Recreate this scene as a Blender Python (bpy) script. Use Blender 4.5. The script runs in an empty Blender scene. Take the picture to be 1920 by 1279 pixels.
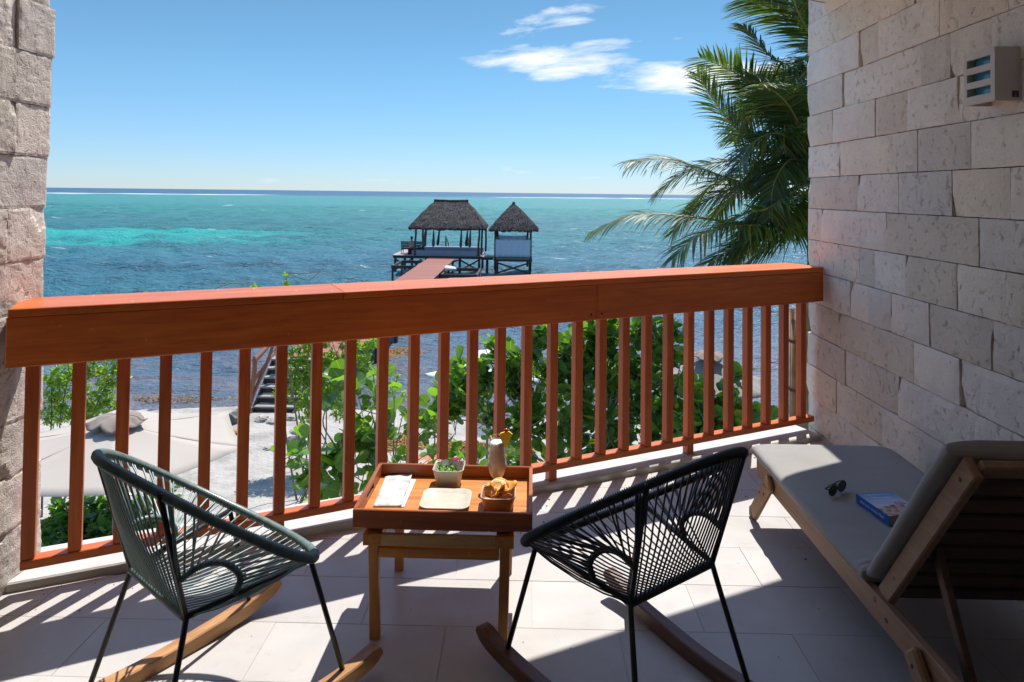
import bpy, math, random
from mathutils import Vector, Matrix, noise
from math import sin, cos, pi, radians

# ------------------------------------------------------------------ camera, light, exposure
SC = bpy.context.scene
COL = SC.collection
YAW, PITCH, ROLL = 0.0195, radians(1.4), 0.0115
SHIFT, FPX = -0.16134, 1300.0
cd = bpy.data.cameras.new('camera'); cam = bpy.data.objects.new('camera', cd); COL.objects.link(cam)
cd.sensor_width = 36; cd.lens = FPX / 1920 * 36; cd.shift_y = SHIFT
cd.clip_start = 0.05; cd.clip_end = 60000
CAMR = Matrix.Rotation(YAW, 3, 'Z') @ Matrix.Rotation(pi / 2 + PITCH, 3, 'X') @ Matrix.Rotation(ROLL, 3, 'Z')
cam.matrix_world = Matrix.Translation((0, 0, 1.52)) @ CAMR.to_4x4()
SC.camera = cam

SUN_AZ, SUN_EL = radians(19.5), radians(61.8)      # azimuth east of the sea direction (+Y), elevation
SUN_DIR = Vector((sin(SUN_AZ) * cos(SUN_EL), cos(SUN_AZ) * cos(SUN_EL), sin(SUN_EL)))
sd = bpy.data.lights.new('sun', 'SUN'); sun = bpy.data.objects.new('sun', sd); COL.objects.link(sun)
sd.energy = 2.6; sd.angle = radians(0.5); sd.color = (1.0, 0.965, 0.915)
sun.rotation_euler = SUN_DIR.to_track_quat('Z', 'Y').to_euler()

SC.view_settings.view_transform = 'Standard'
SC.view_settings.look = 'None'
SC.view_settings.exposure = 1.37
SC.view_settings.gamma = 1.0
SC.view_settings.use_curve_mapping = False
SC.cycles.use_denoising = True
SC.cycles.max_bounces = 10; SC.cycles.diffuse_bounces = 5; SC.cycles.transparent_max_bounces = 16
SC.cycles.sample_clamp_indirect = 6


def N(nt, typ, **kw):
    n = nt.nodes.new(typ)
    for k, v in kw.items():
        if k.startswith('i_'):
            n.inputs[k[2:].replace('_', ' ')].default_value = v
        elif isinstance(k, str) and k.startswith('n'):
            n.inputs[int(k[1:])].default_value = v
        else:
            setattr(n, k, v)
    return n


def L(nt, a, b): nt.links.new(a, b)


def math_(nt, op, a, b=None, clamp=False):
    n = nt.nodes.new('ShaderNodeMath'); n.operation = op; n.use_clamp = clamp
    for i, v in enumerate((a, b)):
        if v is None: continue
        if isinstance(v, (int, float)): n.inputs[i].default_value = v
        else: L(nt, v, n.inputs[i])
    return n.outputs[0]


def ramp(nt, fac, stops, interp='LINEAR'):
    n = nt.nodes.new('ShaderNodeValToRGB'); n.color_ramp.interpolation = interp
    el = n.color_ramp.elements
    while len(el) < len(stops): el.new(0.5)
    for e, (p, c) in zip(el, stops):
        e.position = p
        e.color = tuple(c) + (1,) if not isinstance(c, (int, float)) else (c, c, c, 1)
    L(nt, fac, n.inputs[0]); return n.outputs[0]


def mixc(nt, fac, a, b, mode='MIX'):
    n = nt.nodes.new('ShaderNodeMix'); n.data_type = 'RGBA'; n.blend_type = mode
    for sock, v in ((n.inputs[0], fac), (n.inputs[6], a), (n.inputs[7], b)):
        if isinstance(v, (int, float)): sock.default_value = v
        elif isinstance(v, tuple): sock.default_value = v + (1,) if len(v) == 3 else v
        else: L(nt, v, sock)
    return n.outputs[2]


# world: clear tropical sky with a few wispy clouds low over the sea
w = bpy.data.worlds.new('World'); SC.world = w; w.use_nodes = True
nt = w.node_tree; nt.nodes.clear()
sky = N(nt, 'ShaderNodeTexSky', sky_type='NISHITA', sun_disc=False, sun_elevation=SUN_EL, sun_rotation=SUN_AZ,
        altitude=0, air_density=1.0, dust_density=0.0, ozone_density=1.2)
tc = N(nt, 'ShaderNodeTexCoord'); sp = N(nt, 'ShaderNodeSeparateXYZ'); L(nt, tc.outputs['Generated'], sp.inputs[0])
yy = math_(nt, 'MAXIMUM', sp.outputs[1], 0.05)
u_ = math_(nt, 'DIVIDE', sp.outputs[0], yy); v_ = math_(nt, 'DIVIDE', sp.outputs[2], yy)
cb = N(nt, 'ShaderNodeCombineXYZ'); L(nt, math_(nt, 'MULTIPLY', u_, 1.0), cb.inputs[0])
L(nt, math_(nt, 'ADD', math_(nt, 'MULTIPLY', v_, 4.4), math_(nt, 'MULTIPLY', u_, -0.35)), cb.inputs[1])
nz = N(nt, 'ShaderNodeTexNoise', i_Scale=11.0, i_Detail=9.0, i_Roughness=0.62, i_Distortion=0.35); L(nt, cb.outputs[0], nz.inputs['Vector'])


def blob(uc, vc, ru, rv, tilt=0.0):
    du = math_(nt, 'SUBTRACT', u_, uc); dv = math_(nt, 'SUBTRACT', math_(nt, 'SUBTRACT', v_, vc), math_(nt, 'MULTIPLY', du, tilt))
    q = math_(nt, 'ADD', math_(nt, 'POWER', math_(nt, 'ABSOLUTE', math_(nt, 'DIVIDE', du, ru)), 2.0),
              math_(nt, 'POWER', math_(nt, 'ABSOLUTE', math_(nt, 'DIVIDE', dv, rv)), 2.0))
    return math_(nt, 'SUBTRACT', 1.0, q, clamp=True)


tot = None
for (px, py, rx, ry, tl, s) in ((1035, 116, 185, 40, -0.02, .95), (1120, 84, 135, 20, 0.10, .65), (1310, 142, 240, 38, 0.02, 1.15),
                                (1065, 24, 120, 28, 0.22, .68), (1005, 44, 110, 24, .25, .55), (1250, 67, 40, 8, 0, .3), (1355, 67, 40, 8, 0, .3),
                                (960, 322, 60, 14, 0, .28), (1085, 328, 60, 12, 0, .25), (830, 318, 80, 10, 0, .2), (560, 345, 300, 10, 0, .2)):
    b = math_(nt, 'MULTIPLY', blob((px - 985) / 1300, (362 - py) / 1300, rx / 1300, ry / 1300, tl), s)
    tot = b if tot is None else math_(nt, 'MAXIMUM', tot, b)
cm = math_(nt, 'MULTIPLY', math_(nt, 'SUBTRACT', math_(nt, 'ADD', math_(nt, 'MULTIPLY', nz.outputs[0], 2.3), math_(nt, 'MULTIPLY', tot, 0.95)), 1.43), 1.35, clamp=True)
cm = math_(nt, 'MULTIPLY', cm, math_(nt, 'MINIMUM', math_(nt, 'MULTIPLY', tot, 4.0), 1.0))
elev = math_(nt, 'MAXIMUM', sp.outputs[2], 0.0)
tintc = ramp(nt, elev, [(0.0, (0.205, 0.275, 0.43)), (0.06, (0.20, 0.285, 0.405)), (0.16, (0.205, 0.31, 0.375)), (0.28, (0.205, 0.305, 0.335)), (0.40, (0.5, 0.58, 0.60)), (0.5, (0.7, 0.8, 0.84)), (0.8, (1.0, 1.0, 1.0))])
skc = mixc(nt, 1.0, sky.outputs[0], tintc, 'MULTIPLY')
col = mixc(nt, math_(nt, 'MULTIPLY', cm, 0.92), skc, (3.3, 3.4, 3.5))
bg = N(nt, 'ShaderNodeBackground', i_Strength=0.127); L(nt, col, bg.inputs[0])
wo = N(nt, 'ShaderNodeOutputWorld'); L(nt, bg.outputs[0], wo.inputs[0])


# ------------------------------------------------------------------ helpers
def at(px, py, Y):
    """point on the photograph's ray through (px,py) at depth Y (used to measure real places)"""
    d = CAMR @ Vector(((px - 960) / FPX, -(py - 639.5 - SHIFT * 1920) / FPX, -1.0))
    return Vector((0, 0, 1.52)) + d * (Y / d.y)


def on_z(px, py, z):
    d = CAMR @ Vector(((px - 960) / FPX, -(py - 639.5 - SHIFT * 1920) / FPX, -1.0))
    return Vector((0, 0, 1.52)) + d * ((z - 1.52) / d.z)


def on_x(px, py, x):
    d = CAMR @ Vector(((px - 960) / FPX, -(py - 639.5 - SHIFT * 1920) / FPX, -1.0))
    return Vector((0, 0, 1.52)) + d * (x / d.x)


def tag(o, label=None, cat=None, group=None, kind=None):
    if label: o['label'] = label
    if cat: o['category'] = cat
    if group: o['group'] = group
    if kind: o['kind'] = kind
    return o


def empty(name, loc=(0, 0, 0), rot=(0, 0, 0), label=None, cat=None, group=None):
    o = bpy.data.objects.new(name, None); COL.objects.link(o); o.location = loc; o.rotation_euler = rot
    o.empty_display_size = 0.1
    return tag(o, label, cat, group)


def link(name, me, parent=None, loc=None, rot=None):
    o = bpy.data.objects.new(name, me); COL.objects.link(o)
    if parent is not None: o.parent = parent
    if loc is not None: o.location = loc
    if rot is not None: o.rotation_euler = rot
    return o


class MB:
    def __init__(s): s.v = []; s.f = []

    def add(s, vs, fs):
        o = len(s.v); s.v += [tuple(p) for p in vs]; s.f += [tuple(i + o for i in f) for f in fs]; return s

    def box(s, a, b, M=None):
        x0, y0, z0 = a; x1, y1, z1 = b
        vs = [Vector(p) for p in ((x0, y0, z0), (x1, y0, z0), (x1, y1, z0), (x0, y1, z0), (x0, y0, z1), (x1, y0, z1), (x1, y1, z1), (x0, y1, z1))]
        if M is not None: vs = [M @ p for p in vs]
        return s.add(vs, [(0, 3, 2, 1), (4, 5, 6, 7), (0, 1, 5, 4), (1, 2, 6, 5), (2, 3, 7, 6), (3, 0, 4, 7)])

    def bbox(s, a, b, r=0.003, M=None):
        """box with chamfered edges"""
        c = [(a[i] + b[i]) / 2 for i in range(3)]; h = [abs(b[i] - a[i]) / 2 for i in range(3)]
        r = min(r, min(h) * 0.6); vs = []; idx = {}
        for sx in (-1, 1):
            for sy in (-1, 1):
                for sz in (-1, 1):
                    for ax in range(3):
                        p = [c[0] + sx * (h[0] - r), c[1] + sy * (h[1] - r), c[2] + sz * (h[2] - r)]
                        p[ax] += (sx, sy, sz)[ax] * r
                        idx[(sx, sy, sz, ax)] = len(vs); vs.append(Vector(p))
        fs = []
        for ax in range(3):
            o1, o2 = [i for i in range(3) if i != ax]
            for sg in (-1, 1):
                q = []
                for (p1, p2) in ((-1, -1), (1, -1), (1, 1), (-1, 1)):
                    k = [0, 0, 0]; k[ax] = sg; k[o1] = p1; k[o2] = p2; q.append(idx[(*k, ax)])
                fs.append(q)
        for ax in range(3):
            o1, o2 = [i for i in range(3) if i != ax]
            for p1 in (-1, 1):
                for p2 in (-1, 1):
                    q = []
                    for (sg, a2) in ((-1, o1), (1, o1), (1, o2), (-1, o2)):
                        k = [0, 0, 0]; k[ax] = sg; k[o1] = p1; k[o2] = p2; q.append(idx[(*k, a2)])
                    fs.append(q)
        for sx in (-1, 1):
            for sy in (-1, 1):
                for sz in (-1, 1): fs.append([idx[(sx, sy, sz, i)] for i in range(3)])
        if M is not None: vs = [M @ p for p in vs]
        # orient outward
        cc = Vector(c) if M is None else M @ Vector(c); out = []
        for f in fs:
            n = (vs[f[1]] - vs[f[0]]).cross(vs[f[2]] - vs[f[0]])
            m = sum((vs[i] for i in f), Vector()) / len(f) - cc
            out.append(f if n.dot(m) > 0 else f[::-1])
        return s.add(vs, out)

    def tube(s, pts, r, n=8, closed=False, caps=True, flat=1.0):
        pts = [Vector(p) for p in pts]; m = len(pts)
        rs = r if isinstance(r, (list, tuple)) else [r] * m
        T = []
        for i in range(m):
            a = pts[(i - 1) % m] if (closed or i > 0) else pts[i]; b = pts[(i + 1) % m] if (closed or i < m - 1) else pts[i]
            t = (b - a); T.append(t.normalized() if t.length > 1e-9 else Vector((0, 0, 1)))
        up = Vector((0, 0, 1)) if abs(T[0].z) < 0.9 else Vector((1, 0, 0))
        nrm = (up - T[0] * up.dot(T[0])).normalized(); vs = []
        for i in range(m):
            nrm = (nrm - T[i] * nrm.dot(T[i]))
            nrm = nrm.normalized() if nrm.length > 1e-6 else T[i].orthogonal().normalized()
            bi = T[i].cross(nrm)
            for k in range(n):
                a = 2 * pi * k / n; vs.append(pts[i] + (nrm * cos(a) + bi * sin(a) * flat) * rs[i])
        fs = []
        for i in range(m if closed else m - 1):
            j = (i + 1) % m
            for k in range(n): fs.append((i * n + k, i * n + (k + 1) % n, j * n + (k + 1) % n, j * n + k))
        if caps and not closed: fs += [tuple(range(n))[::-1], tuple((m - 1) * n + k for k in range(n))]
        return s.add(vs, fs)

    def bar(s, a, b, w, h, up=(0, 0, 1), r=0.002):
        """chamfered board from a to b, w across, h along up"""
        a = Vector(a); b = Vector(b); t = (b - a); ln = t.length; t.normalize(); up = Vector(up)
        up = (up - t * up.dot(t)).normalized(); sd = t.cross(up)
        M = Matrix((t, sd, up)).transposed().to_4x4(); M.translation = a
        return s.bbox((0, -w / 2, -h / 2), (ln, w / 2, h / 2), r, M)

    def lathe(s, prof, n=24, c=(0, 0, 0), M=None):
        vs = []
        for (r, z) in prof:
            for k in range(n):
                p = Vector((c[0] + r * cos(2 * pi * k / n), c[1] + r * sin(2 * pi * k / n), c[2] + z)); vs.append(M @ p if M is not None else p)
        fs = [(i * n + k, i * n + (k + 1) % n, (i + 1) * n + (k + 1) % n, (i + 1) * n + k) for i in range(len(prof) - 1) for k in range(n)]
        return s.add(vs, fs)

    def grid(s, nx, ny, f):
        vs = [f(i / nx, j / ny) for j in range(ny + 1) for i in range(nx + 1)]
        return s.add(vs, [(j * (nx + 1) + i, j * (nx + 1) + i + 1, (j + 1) * (nx + 1) + i + 1, (j + 1) * (nx + 1) + i) for j in range(ny) for i in range(nx)])

    def prism(s, poly, h, M=None):
        """poly in XY extruded from z=0 to h"""
        n = len(poly); vs = [Vector((p[0], p[1], 0)) for p in poly] + [Vector((p[0], p[1], h)) for p in poly]
        if M is not None: vs = [M @ p for p in vs]
        return s.add(vs, [tuple(range(n))[::-1], tuple(range(n, 2 * n))] + [(i, (i + 1) % n, n + (i + 1) % n, n + i) for i in range(n)])

    def mesh(s, name, m, smooth=False):
        me = bpy.data.meshes.new(name); me.from_pydata(s.v, [], s.f)
        if m is not None: me.materials.append(m)
        if smooth: me.polygons.foreach_set('use_smooth', [True] * len(me.polygons))
        me.update(); return me

    def build(s, name, m, parent=None, smooth=False, loc=None, rot=None):
        return link(name, s.mesh(name, m, smooth), parent, loc, rot)


def sm(o, ang=35):
    """smooth with sharp edges kept"""
    me = o.data; me.polygons.foreach_set('use_smooth', [True] * len(me.polygons))
    me.set_sharp_from_angle(angle=radians(ang)); return o


# ------------------------------------------------------------------ materials
def base_mat(name, color=(0.5, 0.5, 0.5), rough=0.6, spec=0.5):
    m = bpy.data.materials.new(name); m.use_nodes = True; nt = m.node_tree
    b = nt.nodes['Principled BSDF']; b.inputs['Base Color'].default_value = (*color, 1); b.inputs['Roughness'].default_value = rough
    b.inputs['Specular IOR Level'].default_value = spec
    return m, nt, b


def bump(nt, b, h, strength=0.3, dist=0.01):
    n = nt.nodes.new('ShaderNodeBump'); n.inputs['Strength'].default_value = strength; n.inputs['Distance'].default_value = dist
    L(nt, h, n.inputs['Height']); L(nt, n.outputs[0], b.inputs['Normal']); return n


def wood(name, c1, c2, axis=0, rough=0.45, scale=1.0, bmp=0.15, blotch=0.25, spec=0.5, knots=True):
    m, nt, b = base_mat(name, c1, rough, spec)
    tc = N(nt, 'ShaderNodeTexCoord'); mp = N(nt, 'ShaderNodeMapping'); L(nt, tc.outputs['Object'], mp.inputs[0])
    sc = [38 * scale] * 3; sc[axis] = 2.2 * scale; mp.inputs['Scale'].default_value = sc
    oi = N(nt, 'ShaderNodeObjectInfo'); cbn = N(nt, 'ShaderNodeCombineXYZ')
    for i in range(3): L(nt, math_(nt, 'MULTIPLY', oi.outputs['Random'], 37.0 + 11 * i), cbn.inputs[i])
    L(nt, cbn.outputs[0], mp.inputs['Location'])
    n1 = N(nt, 'ShaderNodeTexNoise', i_Scale=1.0, i_Detail=6.0, i_Roughness=0.65, i_Distortion=0.6); L(nt, mp.outputs[0], n1.inputs['Vector'])
    mp2 = N(nt, 'ShaderNodeMapping'); L(nt, tc.outputs['Object'], mp2.inputs[0]); sc2 = [9 * scale] * 3; sc2[axis] = 1.3 * scale; mp2.inputs['Scale'].default_value = sc2
    L(nt, cbn.outputs[0], mp2.inputs['Location'])
    n2 = N(nt, 'ShaderNodeTexNoise', i_Scale=1.0, i_Detail=3.0); L(nt, mp2.outputs[0], n2.inputs['Vector'])
    c = ramp(nt, n1.outputs[0], [(0.30, c2), (0.66, c1)])
    c = mixc(nt, math_(nt, 'MULTIPLY', ramp(nt, n2.outputs[0], [(0.38, 0.0), (0.68, 1.0)]), blotch), c, c2)
    v = math_(nt, 'ADD', math_(nt, 'MULTIPLY', oi.outputs['Random'], 0.26), 0.87)
    hs = N(nt, 'ShaderNodeHueSaturation'); L(nt, v, hs.inputs['Value']); L(nt, c, hs.inputs['Color'])
    n3 = N(nt, 'ShaderNodeTexNoise', i_Scale=55.0 * scale, i_Detail=3.0); L(nt, tc.outputs['Object'], n3.inputs['Vector'])
    n4 = N(nt, 'ShaderNodeTexNoise', i_Scale=4.0 * scale, i_Detail=5.0, i_Roughness=0.7); L(nt, mp2.outputs[0], n4.inputs['Vector'])
    wear = mixc(nt, math_(nt, 'MULTIPLY', ramp(nt, n3.outputs[0], [(0.70, 0.0), (0.74, 1.0)]), 0.35), hs.outputs[0], tuple(min(1, v * 1.7 + .06) for v in c1))
    wear = mixc(nt, ramp(nt, n4.outputs[0], [(0.56, 0.0), (0.72, 0.45)]), wear, tuple(v * .55 for v in c2))
    L(nt, wear, b.inputs['Base Color'])
    L(nt, math_(nt, 'ADD', math_(nt, 'MULTIPLY', n1.outputs[0], 0.25), rough - 0.12), b.inputs['Roughness'])
    bump(nt, b, n1.outputs[0], bmp, 0.004)
    return m


RAILW = wood('cedar_rail', (0.64, 0.160, 0.018), (0.44, 0.082, 0.011), 0, 0.40, blotch=0.45)
RAILV = wood('cedar_baluster', (0.60, 0.142, 0.018), (0.40, 0.072, 0.011), 2, 0.42, blotch=0.35)
TEAKX = wood('teak_along_x', (0.62, 0.27, 0.060), (0.40, 0.13, 0.026), 0, 0.40)
TEAKY = wood('teak_along_y', (0.64, 0.28, 0.055), (0.44, 0.15, 0.028), 1, 0.40)
TEAKL = wood('light_teak', (0.66, 0.40, 0.17), (0.5, 0.26, 0.09), 0, 0.4)
TEAKZ = wood('teak_leg', (0.58, 0.26, 0.065), (0.36, 0.125, 0.03), 2, 0.45)
TRAYX = wood('mahogany_tray', (0.40, 0.110, 0.028), (0.22, 0.050, 0.014), 0, 0.38)
TRAYY = wood('mahogany_tray_side', (0.46, 0.135, 0.034), (0.25, 0.060, 0.017), 1, 0.38)
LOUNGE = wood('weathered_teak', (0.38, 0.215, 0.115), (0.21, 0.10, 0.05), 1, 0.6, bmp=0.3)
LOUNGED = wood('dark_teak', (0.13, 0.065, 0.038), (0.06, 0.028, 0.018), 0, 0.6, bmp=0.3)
ROCKER1 = wood('rocker_honey', (0.50, 0.27, 0.105), (0.30, 0.13, 0.045), 1, 0.45)
ROCKER2 = wood('rocker_walnut', (0.19, 0.088, 0.045), (0.09, 0.038, 0.022), 1, 0.45)
DOCKW = wood('dock_plank', (0.32, 0.105, 0.060), (0.17, 0.050, 0.030), 0, 0.7, 0.2)
DOCKD = wood('dark_dock_timber', (0.085, 0.06, 0.05), (0.035, 0.024, 0.02), 2, 0.8, 0.3)
LOGW = wood('red_brown_log', (0.36, 0.14, 0.07), (0.17, 0.06, 0.03), 2, 0.7, 0.6)
GREYW = wood('grey_step_timber', (0.33, 0.31, 0.28), (0.2, 0.18, 0.16), 0, 0.8, 0.4)


def stone_mat(name, c1, c2, c3, warm=0.5):
    m, nt, b = base_mat(name, c1, 0.92, 0.2)
    tc = N(nt, 'ShaderNodeTexCoord'); oi = N(nt, 'ShaderNodeObjectInfo')
    off = N(nt, 'ShaderNodeVectorMath', operation='ADD'); cbn = N(nt, 'ShaderNodeCombineXYZ')
    for i in range(3): L(nt, math_(nt, 'MULTIPLY', oi.outputs['Random'], 23.0 + 17 * i), cbn.inputs[i])
    L(nt, tc.outputs['Object'], off.inputs[0]); L(nt, cbn.outputs[0], off.inputs[1])
    V = off.outputs[0]
    def nz(s, d=5.0, r=0.6, dist=0.0):
        n = N(nt, 'ShaderNodeTexNoise', i_Scale=s, i_Detail=d, i_Roughness=r, i_Distortion=dist); L(nt, V, n.inputs['Vector']); return n.outputs[0]
    big = nz(4.0, 4.0); mid = nz(26.0, 6.0, 0.7, 0.4); fine = nz(190.0, 3.0)
    c = mixc(nt, ramp(nt, big, [(0.35, 0.0), (0.7, 1.0)]), c1, c2)
    c = mixc(nt, ramp(nt, mid, [(0.28, 0.6), (0.38, 0.0)]), c, c3)
    hs = N(nt, 'ShaderNodeHueSaturation'); L(nt, c, hs.inputs['Color'])
    L(nt, math_(nt, 'ADD', math_(nt, 'MULTIPLY', oi.outputs['Random'], 0.26), 0.86), hs.inputs['Value'])
    r2 = math_(nt, 'FRACT', math_(nt, 'MULTIPLY', oi.outputs['Random'], 7.31))
    L(nt, math_(nt, 'ADD', math_(nt, 'MULTIPLY', r2, warm), 0.75), hs.inputs['Saturation'])
    c2_ = mixc(nt, math_(nt, 'MULTIPLY', ramp(nt, fine, [(0.35, 1.0), (0.55, 0.0)]), 0.22), hs.outputs[0], c3)
    L(nt, c2_, b.inputs['Base Color'])
    r3 = math_(nt, 'FRACT', math_(nt, 'MULTIPLY', oi.outputs['Random'], 13.7))
    pit = ramp(nt, mid, [(0.30, 0.0), (0.42, 0.85), (0.6, 1.0)])
    h = math_(nt, 'ADD', math_(nt, 'MULTIPLY', pit, math_(nt, 'ADD', math_(nt, 'MULTIPLY', r3, 0.9), 0.25)), math_(nt, 'MULTIPLY', fine, 0.30))
    bump(nt, b, h, 0.75, 0.014)
    return m


STONE = stone_mat('cut_limestone', (0.78, 0.675, 0.56), (0.67, 0.585, 0.495), (0.36, 0.28, 0.20), 0.45)
STONEL = stone_mat('rough_limestone', (0.78, 0.69, 0.59), (0.66, 0.585, 0.50), (0.36, 0.29, 0.22), 0.35)
MORTAR, nt_, b_ = base_mat('mortar', (0.17, 0.125, 0.085), 0.95, 0.1)


def noisy(name, c1, c2, scale=8.0, rough=0.7, bs=0.2, bd=0.005, spec=0.4, detail=5.0, lo=0.35, hi=0.65, bscale=None, coord='Object', rnd=0.0):
    m, nt, b = base_mat(name, c1, rough, spec)
    tc = N(nt, 'ShaderNodeTexCoord'); oi = N(nt, 'ShaderNodeObjectInfo')
    ad = N(nt, 'ShaderNodeVectorMath', operation='ADD'); L(nt, tc.outputs[coord], ad.inputs[0])
    cbn = N(nt, 'ShaderNodeCombineXYZ'); L(nt, math_(nt, 'MULTIPLY', oi.outputs['Random'], 19.0), cbn.inputs[0]); L(nt, cbn.outputs[0], ad.inputs[1])
    n = N(nt, 'ShaderNodeTexNoise', i_Scale=scale, i_Detail=detail, i_Roughness=0.6); L(nt, ad.outputs[0], n.inputs['Vector'])
    c = ramp(nt, n.outputs[0], [(lo, c2), (hi, c1)])
    if rnd:
        hs = N(nt, 'ShaderNodeHueSaturation'); L(nt, c, hs.inputs['Color'])
        L(nt, math_(nt, 'ADD', math_(nt, 'MULTIPLY', oi.outputs['Random'], 2 * rnd), 1 - rnd), hs.inputs['Value']); c = hs.outputs[0]
    L(nt, c, b.inputs['Base Color'])
    h = n.outputs[0]
    if bscale:
        n2 = N(nt, 'ShaderNodeTexNoise', i_Scale=bscale, i_Detail=4.0); L(nt, ad.outputs[0], n2.inputs['Vector']); h = n2.outputs[0]
    if bs: bump(nt, b, h, bs, bd)
    return m


TILE = noisy('limestone_tile', (0.50, 0.472, 0.445), (0.43, 0.405, 0.38), 3.2, 0.42, 0.05, 0.003, 0.4, 10.0, 0.32, 0.68, 60.0, rnd=0.03)
nt = TILE.node_tree; b = nt.nodes['Principled BSDF']; src = b.inputs['Base Color'].links[0].from_socket
geo = N(nt, 'ShaderNodeNewGeometry'); n1 = N(nt, 'ShaderNodeTexNoise', i_Scale=14.0, i_Detail=8.0, i_Roughness=0.75, i_Distortion=1.2); L(nt, geo.outputs['Position'], n1.inputs['Vector'])
L(nt, mixc(nt, ramp(nt, n1.outputs[0], [(0.56, 0.0), (0.66, 0.35)]), src, (0.36, 0.33, 0.30)), b.inputs['Base Color'])
n2 = N(nt, 'ShaderNodeTexNoise', i_Scale=5.0, i_Detail=5.0); L(nt, geo.outputs['Position'], n2.inputs['Vector']); L(nt, ramp(nt, n2.outputs[0], [(0.3, 0.32), (0.7, 0.55)]), b.inputs['Roughness'])
GROUT, _, _ = base_mat('grout', (0.47, 0.44, 0.41), 0.95)
CONC = noisy('pale_concrete', (0.54, 0.52, 0.49), (0.42, 0.40, 0.37), 6.0, 0.85, 0.2, 0.004, 0.3, 8.0, bscale=90.0)
PLASTER = noisy('white_plaster', (0.82, 0.80, 0.77), (0.78, 0.76, 0.73), 3.0, 0.9, 0.1, 0.002, 0.3)
FASCIA = noisy('tan_fascia', (0.45, 0.36, 0.27), (0.36, 0.28, 0.2), 4.0, 0.8, 0.1, 0.003)


def plain(name, c, rough=0.5, metal=0.0, spec=0.5):
    m, nt, b = base_mat(name, c, rough, spec); b.inputs['Metallic'].default_value = metal; return m


BLACKM = plain('black_powder_coat', (0.014, 0.015, 0.017), 0.42)
CORDK = noisy('black_cord', (0.028, 0.031, 0.036), (0.018, 0.02, 0.024), 30, 0.38, 0, rnd=0.2)
CORDG = noisy('sage_cord', (0.24, 0.33, 0.31), (0.18, 0.25, 0.235), 30, 0.30, 0, rnd=0.15)
BOLT = plain('dark_bolt', (0.05, 0.04, 0.035), 0.4, 0.8)
CREAM = noisy('cream_ceramic', (0.58, 0.545, 0.45), (0.48, 0.44, 0.35), 14, 0.28, 0.05, 0.001, 0.5, rnd=0.05)
PAPER = noisy('brownish_white_paper', (0.56, 0.54, 0.51), (0.40, 0.385, 0.37), 26, 0.9, 0.6, 0.005, lo=.38, hi=.5)
CUSH = noisy('grey_canvas', (0.325, 0.312, 0.295), (0.28, 0.268, 0.252), 3.0, 0.95, 0.25, 0.0015, 0.2, bscale=240.0)
BEIGE = noisy('beige_canvas', (0.40, 0.35, 0.295), (0.375, 0.325, 0.27), 1.2, 0.9, 0.1, 0.004, 0.2)
CAPC = noisy('taupe_canvas', (0.27, 0.22, 0.18), (0.23, 0.185, 0.15), 2.0, 0.9, 0.2, 0.006, 0.2)
SHADEC = noisy('shade_toned_canvas', (0.25, 0.225, 0.20), (0.22, 0.20, 0.18), 1.2, 0.9, 0.1, 0.004, 0.2)  # right parasol: palm shade put into the canvas colour
WHITEC = noisy('white_canvas', (0.72, 0.70, 0.66), (0.68, 0.66, 0.62), 1.2, 0.9, 0.1, 0.004, 0.2)
LAMPB = noisy('sandstone_lamp', (0.62, 0.56, 0.51), (0.56, 0.50, 0.45), 9, 0.85, 0.15, 0.002)
LAMPG = plain('blue_lamp_glass', (0.08, 0.30, 0.42), 0.12)
NAVY = plain('navy_plate', (0.012, 0.015, 0.07), 0.3)
TRUNKM = noisy('pale_bark', (0.34, 0.30, 0.25), (0.20, 0.17, 0.14), 7.0, 0.9, 0.5, 0.02)
TWIG = noisy('twig_bark', (0.20, 0.15, 0.11), (0.12, 0.09, 0.065), 7.0, 0.9, 0.3, 0.01)
PALMBARK = noisy('palm_bark', (0.36, 0.22, 0.13), (0.20, 0.11, 0.06), 5.0, 0.9, 0.5, 0.03)
WEED = noisy('golden_seaweed', (0.50, 0.28, 0.075), (0.22, 0.10, 0.03), 9.0, 0.8, 0.6, 0.05, 0.3, rnd=0.2)
DARKROCK = noisy('wet_rock', (0.16, 0.14, 0.12), (0.06, 0.055, 0.05), 4.0, 0.7, 0.6, 0.04)
PALEROCK = noisy('coral_rock', (0.42, 0.39, 0.34), (0.24, 0.21, 0.18), 5.0, 0.9, 0.6, 0.04)
SKIN = plain('tan_skin', (0.36, 0.18, 0.11), 0.6)
THATCH, nt, b = base_mat('grey_thatch', (0.13, 0.11, 0.10), 0.95, 0.1)
tc = N(nt, 'ShaderNodeTexCoord'); mp = N(nt, 'ShaderNodeMapping'); L(nt, tc.outputs['Object'], mp.inputs[0]); mp.inputs['Scale'].default_value = (7, 7, 1.6)
n1 = N(nt, 'ShaderNodeTexNoise', i_Scale=2.0, i_Detail=6.0, i_Roughness=0.7); L(nt, mp.outputs[0], n1.inputs['Vector'])
L(nt, ramp(nt, n1.outputs[0], [(0.38, (0.018, 0.016, 0.016)), (0.52, (0.07, 0.06, 0.056)), (0.66, (0.19, 0.165, 0.15))]), b.inputs['Base Color'])
bump(nt, b, n1.outputs[0], 0.8, 0.08)


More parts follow.
